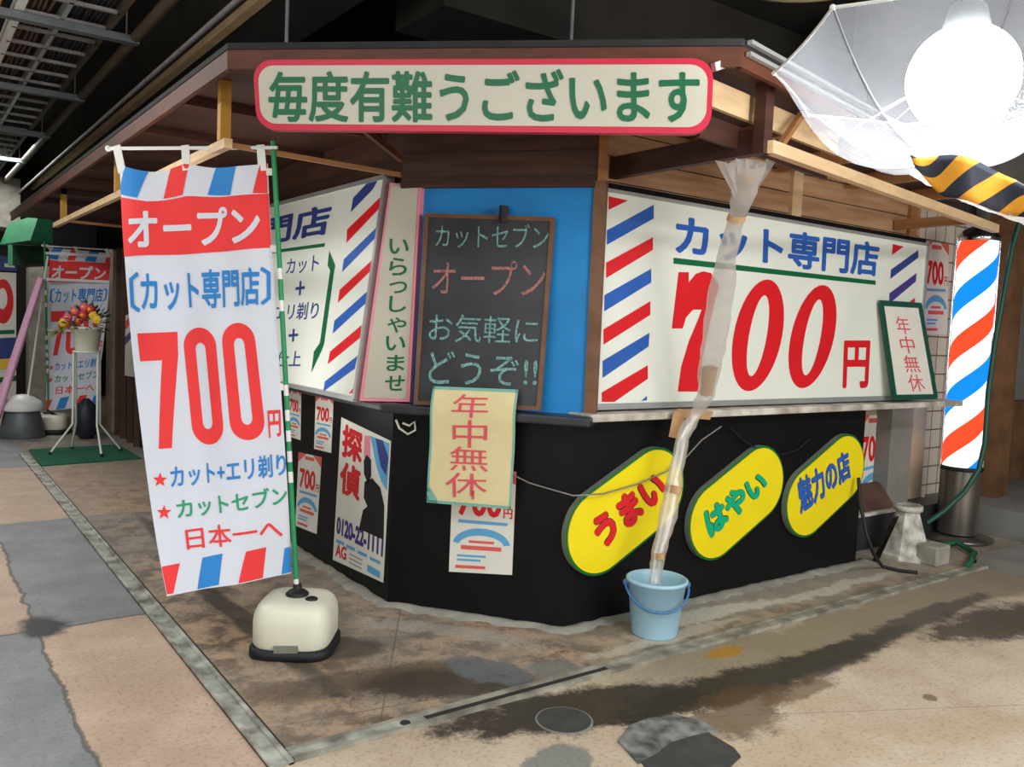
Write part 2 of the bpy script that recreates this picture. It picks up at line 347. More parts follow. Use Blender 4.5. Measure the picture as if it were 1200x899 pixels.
    # saw cuts and seams
    for (vv, lo, hi, cond) in ((mth('ADD', X, mth('MULTIPLY', Y, -0.62)), -0.245, -0.236, inside), (mth('ADD', Y, mth('MULTIPLY', X, 0.16)), 2.985, 2.993, inside), (mth('ADD', mth('MULTIPLY', X, 0.5), Y), 3.30, 3.306, right)):
        base = mix(mth('MULTIPLY', mth('MULTIPLY', band(vv, lo, hi, 0.004), cond), 0.5), base, rgb(84, 74, 64))
    # fine speckle and worn streaks
    base = mix(mth('MULTIPLY', sstep(ns.outputs['Fac'], 0.5, 0.68), 0.3), base, rgb(84, 74, 64))
    base = mix(mth('MULTIPLY', sstep(spf.outputs[2], 0.56, 0.74), mth('ADD', 0.12, mth('MULTIPLY', inside, 0.55))), base, rgb(62, 50, 42))
    L.new(base, P.inputs['Base Color']); P.inputs['Roughness'].default_value = 0.55; P.inputs['Specular IOR Level'].default_value = 0.35
    rr = N.new('ShaderNodeMapRange'); rr.inputs['To Min'].default_value = 0.42; rr.inputs['To Max'].default_value = 0.72; L.new(nf.outputs['Fac'], rr.inputs['Value']); L.new(rr.outputs[0], P.inputs['Roughness'])
    b = N.new('ShaderNodeBump'); b.inputs['Strength'].default_value = 0.25; b.inputs['Distance'].default_value = 0.008; L.new(nf.outputs['Fac'], b.inputs['Height']); L.new(b.outputs[0], P.inputs['Normal'])
    M['arcade_floor'] = m
floor_mat()

# ------------------------------------------------------------------ mesh helpers
ORIG = {}
def V(p): return np.array([float(p[0]), float(p[1]), float(p[2])])
class MB:
    def __init__(s): s.v = []; s.f = []; s.m = []; s.sm = []; s.uv = {}
    def add(s, vs, fs, m, smooth=False):
        b = len(s.v); s.v += [tuple(map(float, x)) for x in vs]
        for f in fs: s.f.append(tuple(i + b for i in f)); s.m.append(m); s.sm.append(smooth)
        return s
    def box(s, x0, x1, y0, y1, z0, z1, m):
        return s.hexa([(x0, y0, z0), (x1, y0, z0), (x1, y1, z0), (x0, y1, z0)], [(x0, y0, z1), (x1, y0, z1), (x1, y1, z1), (x0, y1, z1)], m)
    def hexa(s, b, t, m):
        return s.add(list(b) + list(t), [(3, 2, 1, 0), (4, 5, 6, 7), (0, 1, 5, 4), (1, 2, 6, 5), (2, 3, 7, 6), (3, 0, 4, 7)], m)
    def bar(s, a, b, w, h, m, up=(0, 0, 1)):
        a, b = V(a), V(b); d = (b - a) / np.linalg.norm(b - a); up = V(up)
        r = np.cross(d, up)
        if np.linalg.norm(r) < 1e-4: r = np.cross(d, V((1, 0, 0)))
        r /= np.linalg.norm(r); u = np.cross(r, d)
        c = [(-w / 2, -h / 2), (w / 2, -h / 2), (w / 2, h / 2), (-w / 2, h / 2)]
        return s.hexa([a + r * x + u * y for x, y in c], [b + r * x + u * y for x, y in c], m)
    def prism(s, loop, off, m, mside=None):
        loop = [V(p) for p in loop]; off = V(off); n = len(loop)
        tri = tessellate_polygon([[Vector(p) for p in loop]])
        s.add(loop, [tuple(t) for t in tri], m); s.add([p + off for p in loop], [tuple(reversed(t)) for t in tri], m)
        s.add(loop + [p + off for p in loop], [(i, (i + 1) % n, (i + 1) % n + n, i + n) for i in range(n)], mside or m); return s
    def tube(s, pts, r, m, n=10, closed=False, caps=True, ell=None):
        pts = [V(p) for p in pts]; rs = r if isinstance(r, (list, tuple)) else [r] * len(pts)
        vs = []; prev = None; k = len(pts)
        for i, p in enumerate(pts):
            if closed: t = pts[(i + 1) % k] - pts[i - 1]
            else: t = pts[min(i + 1, k - 1)] - pts[max(i - 1, 0)]
            t /= np.linalg.norm(t)
            if prev is None:
                a = V((0, 0, 1)) if abs(t[2]) < 0.9 else V((1, 0, 0)); u = np.cross(t, a)
            else: u = prev - t * (prev @ t)
            u /= np.linalg.norm(u); prev = u; w_ = np.cross(t, u)
            for j in range(n):
                a = 2 * PI * j / n; vs.append(p + (u * math.cos(a) + w_ * math.sin(a) * (ell or 1)) * rs[i])
        fs = []
        for i in range(k if closed else k - 1):
            for j in range(n):
                fs.append((i * n + j, i * n + (j + 1) % n, ((i + 1) % k) * n + (j + 1) % n, ((i + 1) % k) * n + j))
        s.add(vs, fs, m, True)
        if caps and not closed:
            s.add(vs[:n], [tuple(range(n))[::-1]], m); s.add(vs[-n:], [tuple(range(n))], m)
        return s
    def lathe(s, prof, c, m, n=24, sq=None, rot=0.0, smooth=True, ax=None):
        # prof: (r, z); sq = superellipse exponent for rounded-square sections
        vs = []; c = V(c)
        for r, z in prof:
            for j in range(n):
                a = 2 * PI * j / n + rot; k = 1.0
                if sq: k = (abs(math.cos(a - rot)) ** sq + abs(math.sin(a - rot)) ** sq) ** (-1 / sq)
                ca, sa = math.cos(a) * k * r, math.sin(a) * k * r
                if ax: ca, sa = None or (ca, sa)
                vs.append(c + V((ca, sa, z)))
        fs = []
        for i in range(len(prof) - 1):
            for j in range(n): fs.append((i * n + j, i * n + (j + 1) % n, (i + 1) * n + (j + 1) % n, (i + 1) * n + j))
        s.add(vs, fs, m, smooth)
        if prof[0][0] > 1e-5: s.add(vs[:n], [tuple(range(n))[::-1]], m)
        if prof[-1][0] > 1e-5: s.add(vs[-n:], [tuple(range(n))], m)
        return s
    def ball(s, c, r, m, n=10, sz=1.0):
        pr = [(r * math.sin(PI * i / n), -r * sz * math.cos(PI * i / n)) for i in range(n + 1)]
        pr[0] = (1e-6, pr[0][1]); pr[-1] = (1e-6, pr[-1][1]); return s.lathe(pr, c, m, n + 4)
    def grid(s, fn, nu, nv, m, smooth=True, uv=False):
        vs = [fn(i / nu, j / nv) for j in range(nv + 1) for i in range(nu + 1)]
        fs = [(j * (nu + 1) + i, j * (nu + 1) + i + 1, (j + 1) * (nu + 1) + i + 1, (j + 1) * (nu + 1) + i) for j in range(nv) for i in range(nu)]
        b = len(s.v); s.add(vs, fs, m, smooth)
        if uv:
            for j in range(nv + 1):
                for i in range(nu + 1): s.uv[b + j * (nu + 1) + i] = (i / nu * uv[0], j / nv * uv[1])
        return s
    def poly(s, pts, m):
        tri = tessellate_polygon([[Vector(p) for p in pts]]); return s.add(pts, [tuple(t) for t in tri], m)
    def build(s, name, parent=None, bevel=0.0, loc=None, solid=0.0):
        me = bpy.data.meshes.new(name); vs = np.array(s.v)
        if parent is not None: wo = ORIG[parent.name]
        else: wo = np.zeros(3)
        if loc is None:
            lo, hi = vs.min(0), vs.max(0); loc = V(((lo[0] + hi[0]) / 2, (lo[1] + hi[1]) / 2, lo[2])) if parent is None else wo
        loc = V(loc)
        me.from_pydata([tuple(x) for x in vs - loc], [], s.f)
        names = []
        for x in s.m:
            if x not in names: names.append(x)
        for x in names: me.materials.append(M[x])
        me.polygons.foreach_set('material_index', [names.index(x) for x in s.m]); me.polygons.foreach_set('use_smooth', s.sm)
        if s.uv:
            ul = me.uv_layers.new(name='UVMap')
            for lp in me.loops: ul.data[lp.index].uv = s.uv.get(lp.vertex_index, (0, 0))
        me.update()
        o = bpy.data.objects.new(name, me); COL.objects.link(o)
        if parent is not None: o.parent = parent
        o.location = tuple(loc - wo); ORIG[o.name] = loc
        if bevel:
            b = o.modifiers.new('bevel', 'BEVEL'); b.width = bevel; b.segments = 2; b.limit_method = 'ANGLE'
        if solid:
            b = o.modifiers.new('solid', 'SOLIDIFY'); b.thickness = solid; b.offset = -1
        return o
def thing(name, label, cat, loc, group=None):
    o = bpy.data.objects.new(name, None); o.empty_display_size = 0.1; COL.objects.link(o); o.location = tuple(map(float, loc)); ORIG[o.name] = V(loc)
    o['label'] = label; o['category'] = cat
    if group: o['group'] = group
    return o
def tag(o, label, cat, group=None):
    o['label'] = label; o['category'] = cat
    if group: o['group'] = group
    return o
def struct(o): o['kind'] = 'structure'; return o

# ------------------------------------------------------------------ lettering
_TC = {}
def glyphs(body, bold=0.0):
    key = (body, bold)
    if key in _TC: return _TC[key]
    c = bpy.data.curves.new('text', 'FONT'); c.body = body; c.offset = bold; c.dimensions = '2D'; c.fill_mode = 'BOTH'; c.resolution_u = 3
    o = bpy.data.objects.new('text', c); COL.objects.link(o)
    dg = bpy.context.evaluated_depsgraph_get(); dg.update()
    ev = o.evaluated_get(dg); me = ev.to_mesh(); me.calc_loop_triangles()
    vs = [(v.co.x, v.co.y) for v in me.vertices]; fs = [tuple(t.vertices) for t in me.loop_triangles]
    ev.to_mesh_clear(); bpy.data.objects.remove(o); bpy.data.curves.remove(c)
    xs = [v[0] for v in vs]; ys = [v[1] for v in vs]
    res = (vs, fs, (min(xs), min(ys), max(xs), max(ys))); _TC[key] = res; return res
def subdiv(vs, fs, L):
    vs = list(vs); out = []; cache = {}; st = list(fs)
    while st:
        f = st.pop(); e = [(f[0], f[1], f[2]), (f[1], f[2], f[0]), (f[2], f[0], f[1])]
        l = [math.dist(vs[a], vs[b]) for a, b, _ in e]; k = max(range(3), key=lambda i: l[i])
        if l[k] < L: out.append(f); continue
        a, b, c = e[k]; kk = (min(a, b), max(a, b))
        if kk not in cache: cache[kk] = len(vs); vs.append(((vs[a][0] + vs[b][0]) / 2, (vs[a][1] + vs[b][1]) / 2))
        m_ = cache[kk]; st += [(a, m_, c), (m_, b, c)]
    return vs, out
def bil(q, a, b):
    return (np.array(q[0]) * (1 - a) + np.array(q[1]) * a) * (1 - b) + (np.array(q[3]) * (1 - a) + np.array(q[2]) * a) * b

class Sheet:
    """a surface with s to the right and t downward as its front is read"""
    def __init__(s, P, flat=None, sub=0, res=(22, 44), flatq=None): s.P_ = P; s.F = flat or P; s.sub = sub; s.res = res; s.flatq = flatq; s.grid_ = None
    @staticmethod
    def quad(TL, TR, BR, BL):
        q = [V(TL), V(TR), V(BR), V(BL)]; return Sheet(lambda a, b: bil(q, a, b), flatq=q)
    def n(s, a, b):
        e = 1e-3; ds = s.P_(a + e, b) - s.P_(a - e, b); dt = s.P_(a, b + e) - s.P_(a, b - e); k = -np.cross(ds, dt); return k / np.linalg.norm(k)
    def P(s, a, b, d=0.0): return s.P_(a, b) + s.n(a, b) * d
    def inv(s, px):
        a = np.array([0.5, 0.5])
        for _ in range(14):
            f0 = proj(s.F(*a)); e = 1e-3
            J = np.array([(proj(s.F(a[0] + e, a[1])) - f0) / e, (proj(s.F(a[0], a[1] + e)) - f0) / e]).T
            a = a + np.clip(np.linalg.solve(J, np.array(px) - f0), -0.5, 0.5)
        return a
    def st(s, pts): return [tuple(s.inv(p)) for p in pts]
    def slab(s, mb, m, th, nu=1, nv=1, mback=None, loop=None):
        if loop:
            n = len(loop); f = [s.P(a, b) for a, b in loop]; k = [s.P(a, b, -th) for a, b in loop]
            tri = tessellate_polygon([[Vector((a, b, 0)) for a, b in loop]])
            mb.add(f, [tuple(t) for t in tri], m); mb.add(k, [tuple(reversed(t)) for t in tri], mback or m)
            mb.add(f + k, [(i, (i + 1) % n, (i + 1) % n + n, i + n) for i in range(n)], mback or m); return mb
        sm = nu > 1 or nv > 1
        mb.grid(lambda a, b: s.P(a, b), nu, nv, m, sm); mb.grid(lambda a, b: s.P(a, b, -th), nu, nv, mback or m, sm)
        for (fa, fb, nn) in ((lambda k: (k, 0), None, nu), (lambda k: (k, 1), None, nu), (lambda k: (0, k), None, nv), (lambda k: (1, k), None, nv)):
            mb.grid(lambda k, z, fa=fa: s.P(*fa(k), -th * z), nn, 1, mback or m, False)
        return mb
    def many(s, st, d):
        st = np.array(st, float)
        if s.flatq is not None:
            q = [np.array(x) for x in s.flatq]; a, b = st[:, :1], st[:, 1:]
            return (q[0] * (1 - a) + q[1] * a) * (1 - b) + (q[3] * (1 - a) + q[2] * a) * b + s.n(.5, .5) * d
        if s.grid_ is None:
            nu, nv = s.res; s.grid_ = (np.array([[s.P_(i / nu, j / nv) for i in range(nu + 1)] for j in range(nv + 1)]), np.array([[s.n(i / nu, j / nv) for i in range(nu + 1)] for j in range(nv + 1)]))
        nu, nv = s.res; G, Nn = s.grid_; u = np.clip(st[:, 0], 0, 1) * nu; v = np.clip(st[:, 1], 0, 1) * nv
        i = np.minimum(u.astype(int), nu - 1); j = np.minimum(v.astype(int), nv - 1); fu = (u - i)[:, None]; fv = (v - j)[:, None]
        L_ = lambda A: (A[j, i] * (1 - fu) + A[j, i + 1] * fu) * (1 - fv) + (A[j + 1, i] * (1 - fu) + A[j + 1, i + 1] * fu) * fv
        return L_(G) + L_(Nn) * d
    def text(s, mb, body, q, m, bold=0.0, d=0.0015, px=True, vertical=False):
        q = s.st(q) if px else q
        if vertical:
            k = len(body)
            for i, ch in enumerate(body):
                qq = [tuple(bil(q, 0, i / k)), tuple(bil(q, 1, i / k)), tuple(bil(q, 1, (i + .9) / k)), tuple(bil(q, 0, (i + .9) / k))]
                s.text(mb, ch, qq, m, bold, d, px=False)
            return
        vs, fs, (x0, y0, x1, y1) = glyphs(body)
        if s.sub: vs, fs = subdiv(vs, fs, s.sub)
        bold = max(bold, 0.0); x0 -= bold; x1 += bold; y0 -= bold; y1 += bold
        W_, H_ = max(x1 - x0, 0.25 if len(body) == 1 else 1e-3), y1 - y0
        Q = [np.array(p) for p in q]; vs = np.array(vs)
        # strokes are fattened with a round nib: the outline set down again around a small circle
        for k in range(8 if bold > 0 else 1):
            o = np.array([math.cos(k * PI / 4), math.sin(k * PI / 4)]) * bold
            x = (vs[:, :1] + o[0] - x0) / W_; y = (y1 - vs[:, 1:] - o[1]) / H_
            st = (Q[0] * (1 - x) + Q[1] * x) * (1 - y) + (Q[3] * (1 - x) + Q[2] * x) * y
            mb.add(s.many(st, d + k * 3e-5), fs, m)
    def shape(s, mb, pts, m, d=0.0012, px=True, holes=()):
        """filled outline, with holes, given as pixels or st"""
        loops = [pts] + list(holes); loops = [s.st(l) if px else l for l in loops]
        tri = tessellate_polygon([[Vector((a, b, 0)) for a, b in l] for l in loops]); flat = [p for l in loops for p in l]; fs = [tuple(t) for t in tri]
        if s.sub: flat, fs = subdiv(flat, fs, 0.04)
        mb.add(s.many(flat, d), fs, m)
def circ(cx, cy, rx, ry, n=28, shear=0.0, a0=0, a1=2 * PI, end=False):
    k = n + 1 if end else n
    return [(cx + rx * math.cos(a0 + (a1 - a0) * i / n) - shear * math.sin(a0 + (a1 - a0) * i / n), cy + ry * math.sin(a0 + (a1 - a0) * i / n)) for i in range(k)]
def star(cx, cy, r, n=5):
    return [(cx + (r if i % 2 == 0 else r * 0.42) * math.sin(PI * i / n), cy - (r if i % 2 == 0 else r * 0.42) * math.cos(PI * i / n)) for i in range(2 * n)]
def rrect(x0, y0, x1, y1, rx, ry, n=6):
    o = []
    for cx, cy, a in ((x1 - rx, y0 + ry, -PI / 2), (x1 - rx, y1 - ry, 0), (x0 + rx, y1 - ry, PI / 2), (x0 + rx, y0 + ry, PI)):
        o += [(cx + rx * math.cos(a + PI / 2 * i / n), cy + ry * math.sin(a + PI / 2 * i / n)) for i in range(n + 1)]
    return o

# ------------------------------------------------------------------ the place
WX, WY = 2.03, 3.062                                   # planes of the stall's left and right faces
KL, KR = np.array([2.03, 3.80]), np.array([2.596, 3.062])   # its cut corner
CD = (KR - KL) / np.linalg.norm(KR - KL); CN = np.array([CD[1], -CD[0]])
if CN[0] > 0: CN = -CN
def cham(p, off=0.0): return at_n(p, (CN[0], CN[1], 0), CN @ KL + off)   # a point on the cut-corner plane, off metres in front of it
def XYZ(xy, z): return V((xy[0], xy[1], z))

mb = MB(); mb.box(-9, 13, -7, 19, -0.15, 0, 'arcade_floor'); struct(mb.build('floor', loc=(0, 0, 0)))
mb = MB(); mb.box(-9, 13, -7, 19, 3.9, 4.05, 'concrete_dark'); struct(mb.build('ceiling'))
mb = MB(); mb.box(-9, 13, 18.0, 18.15, 0, 3.9, 'concrete_dark'); struct(mb.build('wall_back'))
mb = MB(); mb.box(-9.0, -8.85, -7, 18, 0, 3.9, 'concrete_grey'); struct(mb.build('wall_left'))
mb = MB(); mb.box(7.32, 13, 3.62, 3.8, 0, 3.9, 'concrete_grey'); struct(mb.build('wall_right'))
mb = MB(); mb.box(5.62, 7.32, 3.52, 3.7, 0, 2.5, 'wall_tile'); mb.box(5.62, 7.32, 3.56, 3.7, 2.5, 3.9, 'concrete_dark'); struct(mb.build('wall_tiled'))
mb = MB(); mb.box(1.72, 2.15, 4.2, 17.9, 3.25, 3.9, 'concrete_dark'); mb.box(1.66, 1.72, 4.2, 17.9, 3.22, 3.27, 'wood_pale'); struct(mb.build('ceiling_beam'))  # pale strip stands in for light along the beam's lower edge
mb = MB(); mb.box(2.6, 12, 4.4, 5.0, 3.3, 3.9, 'concrete_dark'); struct(mb.build('ceiling_beam_cross'))

# floor tracks of the sliding shutters
mb = MB()
mb.box(0.955, 1.035, 2.54, 9.45, 0.0, 0.006, 'rail_metal'); mb.box(0.955, 0.972, 2.54, 9.45, 0, 0.014, 'rail_metal'); mb.box(1.018, 1.035, 2.54, 9.45, 0, 0.014, 'rail_metal')
mb.box(1.035, 1.05, 2.6, 9.45, 0, 0.004, 'slot_dark'); struct(mb.build('trim_1'))
mb = MB()
mb.box(1.04, 5.75, 2.545, 2.565, 0, 0.014, 'rail_dusty'); mb.box(1.04, 5.75, 2.61, 2.63, 0, 0.014, 'rail_dusty')
mb.box(1.04, 1.55, 2.565, 2.61, 0, 0.010, 'rail_metal'); mb.box(1.55, 2.45, 2.565, 2.61, 0, 0.004, 'slot_dark'); mb.box(2.45, 5.75, 2.565, 2.61, 0, 0.009, 'rail_dusty')
mb.lathe([(0.02, 0.010), (0.018, 0.013)], (1.47, 2.587, 0), 'slot_dark', 14); struct(mb.build('trim_2'))
# cement skirting at the stall's foot
def rough_strip(path, w0, h0, name):
    mb = MB(); rnd = random.Random(3); P_ = []
    for (a, b) in zip(path[:-1], path[1:]):
        a, b = np.array(a), np.array(b); n = max(2, int(np.linalg.norm(b - a) / 0.06))
        P_ += [a + (b - a) * i / n for i in range(n)]
    P_.append(np.array(path[-1])); k = len(P_); vs = []
    for i, p in enumerate(P_):
        t = P_[min(i + 1, k - 1)] - P_[max(i - 1, 0)]; t = t / np.linalg.norm(t); o = np.array([t[1], -t[0]])
        w_ = w0 * rnd.uniform(0.6, 1.4); h_ = h0 * rnd.uniform(0.6, 1.3)
        for q, z in ((-0.02, 0), (-0.02, h_), (w_ * .35, h_ * .8), (w_ * .8, h_ * .3), (w_, 0)):
            xy = p + o * q; vs.append((xy[0], xy[1], z))
    fs = [(i * 5 + j, i * 5 + j + 1, (i + 1) * 5 + j + 1, (i + 1) * 5 + j) for i in range(k - 1) for j in range(4)]
    mb.add(vs, fs, 'concrete_pale', True); return struct(mb.build(name))
rough_strip([(2.03, 6.5), (2.03, 3.80), (2.596, 3.062), (5.15, 3.062)], 0.07, 0.014, 'trim_3')
# round cover and slate patch let into the floor
mb = MB(); mb.lathe([(0.10, 0), (0.10, 0.005)], (1.99, 2.32, 0), 'slate', 28); mb.lathe([(0.108, 0), (0.108, 0.003)], (1.99, 2.32, 0), 'concrete_grey', 28)
tag(mb.build('floor_cover'), 'small round dark floor cover in front of the right floor track', 'cover')
pp = [(730, 866), (745, 852), (790, 845), (815, 850), (833, 862), (860, 878), (868, 888), (850, 905), (760, 905)]
mb = MB(); loop = [at_z(p) for p in pp]; mb.prism([V((p[0], p[1], 0.006)) for p in loop], (0, 0, -0.006), 'slate'); struct(mb.build('trim_4'))
pp = [(724, 870), (738, 852), (760, 844), (790, 840), (822, 846), (840, 858), (812, 864), (786, 872), (768, 886), (748, 896)]
mb = MB(); mb.prism([V((p[0], p[1], 0.008)) for p in [at_z(q) for q in pp]], (0, 0, -0.008), 'slate_scuffed'); struct(mb.build('trim_7'))

# ------------------------------------------------------------------ the stall
stall = thing('barber_stall', 'small corner barber stall with black lower walls and brown wooden canopy', 'stall', (2.3, 3.4, 0))
def wallseg(mb, a, b, z0, z1, th, m, off=0.0):
    a, b = np.array(a, float), np.array(b, float); t = (b - a) / np.linalg.norm(b - a); o = np.array([t[1], -t[0]])
    f0, f1 = a + o * off, b + o * off; k0, k1 = f0 - o * th, f1 - o * th
    return mb.hexa([XYZ(f0, z0), XYZ(f1, z0), XYZ(k1, z0), XYZ(k0, z0)], [XYZ(f0, z1), XYZ(f1, z1), XYZ(k1, z1), XYZ(k0, z1)], m)
LEND, REND = (2.03, 6.55), (5.06, 3.062)
mb = MB(); wallseg(mb, LEND, KL, 0, 1.0, 0.05, 'panel_black'); mb.build('lower_panel', stall)
mb = MB(); wallseg(mb, KL, KR, 0, 1.0, 0.05, 'panel_black'); mb.build('lower_panel', stall)
mb = MB(); wallseg(mb, KR, REND, 0, 1.0, 0.05, 'panel_black'); mb.build('lower_panel', stall)
mb = MB(); mb.box(5.0, 5.06, 3.11, 3.9, 0, 1.0, 'panel_black'); mb.build('end_panel', stall)
# counter
mb = MB(); wallseg(mb, (2.03, 6.55), (2.03, 3.74), 1.0, 1.035, 0.28, 'vinyl_black', 0.10); mb.build('counter_board', stall, bevel=0.008)
mb = MB(); kA = KL + CN * 0.11 - CD * 0.03; kB = KR + CN * 0.11 + CD * 0.10; kB2 = KR - CN * 0.14 + CD * 0.10; kA2 = KL - CN * 0.14 - CD * 0.03
mb.hexa([XYZ(kA, .995), XYZ(kB, .995), XYZ(kB2, .995), XYZ(kA2, .995)], [XYZ(kA, 1.04), XYZ(kB, 1.04), XYZ(kB2, 1.04), XYZ(kA2, 1.04)], 'vinyl_black'); mb.build('counter_board', stall, bevel=0.01)
mb = MB(); mb.hexa([(2.62, 2.965, 1.012), (6.12, 2.965, 1.012), (6.12, 3.25, 1.012), (2.58, 3.25, 1.012)], [(2.62, 2.965, 1.05), (6.12, 2.965, 1.05), (6.12, 3.25, 1.05), (2.58, 3.25, 1.05)], 'counter_white'); mb.build('counter_board', stall, bevel=0.006)['label'] = 'worn white counter board'
# upper walls
mb = MB(); wallseg(mb, (2.15, 6.55), (2.15, 3.83), 1.03, 2.14, 0.05, 'wood_dark'); mb.build('upper_wall', stall)
mb = MB(); wallseg(mb, KL - CN * .03 - CD * .02, KR - CN * .03 + CD * .06, 1.03, 2.14, 0.05, 'blue_wall'); mb.build('upper_wall', stall)['label'] = 'bright blue painted wall panel'
mb = MB(); wallseg(mb, KR - CN * .03 + CD * .045, KR - CN * .03 + CD * .10, 1.03, 2.14, 0.06, 'wood_frame', 0.015); mb.build('corner_post', stall)
mb = MB(); wallseg(mb, (2.75, 3.15), (5.75, 3.15), 1.03, 2.14, 0.05, 'wood_dark'); mb.build('upper_wall', stall)
# timber frieze above the signs
mb = MB(); wallseg(mb, (2.10, 10.5), (2.10, 3.85), 2.14, 2.47, 0.04, 'planks_brown'); mb.build('frieze', stall)
mb = MB(); wallseg(mb, KL - CN * .02, KR - CN * .02 + CD * .05, 2.12, 2.47, 0.04, 'planks_brown'); mb.build('frieze', stall)
mb = MB(); wallseg(mb, (2.64, 3.10), (5.62, 3.10), 2.14, 2.47, 0.04, 'planks_oak'); mb.build('frieze', stall)['label'] = 'pale oak planks'
mb = MB(); mb.box(2.62, 5.62, 3.05, 3.10, 2.12, 2.145, 'panel_black'); mb.build('sign_ledge', stall)
mb = MB(); wallseg(mb, KL + CN * .0, KR + CN * .0 + CD * .05, 2.11, 2.14, 0.03, 'wood_dark'); mb.build('sign_ledge', stall)
for u in (2.66, 4.18, 5.45):
    mb = MB(); mb.box(u, u + 0.09, 3.075, 3.10, 2.15, 2.45, 'wood_oak' if u != 4.18 else 'wood_pale'); mb.build('batten', stall)
# canopy roof
EL, ER, EE = np.array([1.04, 3.385]), np.array([2.42, 2.03]), np.array([6.2, 2.72])
roof = [(EL[0], 11.2), tuple(EL), tuple(ER), tuple(EE), (6.2, 4.3), (2.6, 4.3), (2.6, 11.2)]
mb = MB(); mb.prism([(x, y, 2.465) for x, y in roof], (0, 0, 0.028), 'roof_felt', 'roof_felt'); mb.build('roof', stall)
ctr = np.array([3.0, 4.5])
inner = [(EL[0] + .02, 11.1), (EL[0] + .02, EL[1] + .01), (ER[0] + .01, ER[1] + .02), (EE[0] - .02, EE[1] + .02), (6.1, 3.09), (2.62, 3.09), (2.09, 3.83), (2.09, 11.1)]
mb = MB(); mb.prism([(x, y, 2.445) for x, y in inner], (0, 0, 0.02), 'wood_dark'); mb.build('soffit', stall)
for a, b in (((EL[0], 11.1), EL), (EL, ER), (ER, EE)):
    mb = MB(); wallseg(mb, a, b, 2.395, 2.47, 0.022, 'wood_red'); mb.build('fascia', stall)
for zz, oo in ((2.475, 0.012), (2.435, 0.010)):  # pale strips added to imitate light reflecting off the right eave's edge
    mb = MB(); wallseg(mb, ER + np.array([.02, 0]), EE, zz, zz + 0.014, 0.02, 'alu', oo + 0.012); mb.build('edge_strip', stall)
for y in (4.1, 4.9, 5.7, 6.5, 7.3, 8.1, 8.9):
    mb = MB(); mb.box(1.07, 2.07, y, y + 0.045, 2.398, 2.445, 'wood_dark'); mb.build('rafter', stall)
for x in (3.3, 4.0, 4.7, 5.4):
    yy = ER[1] + (x - ER[0]) * (EE[1] - ER[1]) / (EE[0] - ER[0])
    mb = MB(); mb.box(x, x + .045, yy + .03, 3.06, 2.37, 2.445, 'wood_oak'); mb.build('rafter', stall)
for k_ in (0.25, 0.75):
    a = EL + (ER - EL) * k_; b = KL + (KR - KL) * k_
    mb = MB(); mb.bar(XYZ(a + (b - a) * .04, 2.41), XYZ(b - (b - a) * .03, 2.41), .045, .07, 'wood_dark'); mb.build('rafter', stall)
# left hanging rail and its posts
mb = MB(); mb.box(1.13, 1.165, 3.7, 8.6, 2.155, 2.195, 'wood_pale'); mb.build('hanging_rail', stall)
for y in (3.74, 5.9, 8.1):
    mb = MB(); mb.box(1.125, 1.17, y, y + 0.045, 2.195, 2.445, 'wood_yellow'); mb.build('post', stall)
    mb = MB(); mb.bar((1.16, y + .02, 2.18), (2.09, y + .1, 2.18), 0.02, 0.022, 'wood_oak'); mb.build('outrigger', stall)
# right hanging rail, post, outriggers, planks behind
RD = np.array([5.55 - 2.79, 2.62 - 2.18]); RD /= np.linalg.norm(RD); RA = np.array([2.79, 2.18])
mb = MB(); mb.bar(XYZ(RA, 2.195), XYZ(RA + RD * 2.95, 2.195), 0.04, 0.05, 'wood_pale'); mb.build('hanging_rail', stall)
mb = MB(); mb.box(2.765, 2.815, 2.185, 2.24, 2.17, 2.445, 'wood_dark'); mb.build('post', stall)
mb = MB(); mb.bar((2.80, 2.24, 2.225), (2.80, 3.09, 2.225), 0.045, 0.10, 'wood_dark'); mb.build('outrigger', stall)
mb = MB(); mb.bar((5.3, 2.6, 2.21), (5.3, 3.09, 2.21), 0.04, 0.06, 'wood_oak'); mb.build('outrigger', stall)
pa, pb = np.array([2.50, 2.24]), np.array([2.50, 2.24]) + RD * 1.1
mb = MB(); mb.bar(XYZ(pa, 2.36), XYZ(pb, 2.36), 0.02, 0.10, 'wood_pale'); mb.build('plank', stall)
mb = MB(); mb.bar(XYZ(pa + [0, .05], 2.25), XYZ(pb + [0, .05], 2.25), 0.02, 0.09, 'wood_dark'); mb.build('plank', stall)
mb = MB(); mb.bar(at_z((425, 150), 2.25), at_z((470, 186), 2.22), 0.02, 0.03, 'wood_red'); mb.build('brace', stall)
for a, b in (((903, 172), (922, 130)),):
    mb = MB(); mb.bar(at_z((915, 170), 2.22), at_z((940, 133), 2.40), 0.025, 0.025, 'wood_oak'); mb.build('brace', stall)
# low recess at the right end under the counter
mb = MB(); mb.box(5.06, 6.5, 3.42, 3.50, 0.24, 1.01, 'plaster_beige'); mb.build('recess_panel', stall)
mb = MB(); mb.box(5.06, 6.5, 3.22, 3.50, 0.0, 0.24, 'vinyl_black'); mb.build('recess_plinth', stall)
rb0, rb1 = at_y((1041, 550), 3.30)[0], at_y((1066, 550), 3.30)[0]
mb = MB(); mb.box(rb0, rb1, 3.30, 3.42, 0.24, 1.01, 'concrete_grey'); mb.build('recess_board', stall)
mb = MB(); mb.box(5.06, rb1, 3.2, 3.42, 0.24, 0.262, 'counter_white'); mb.build('recess_ledge', stall)

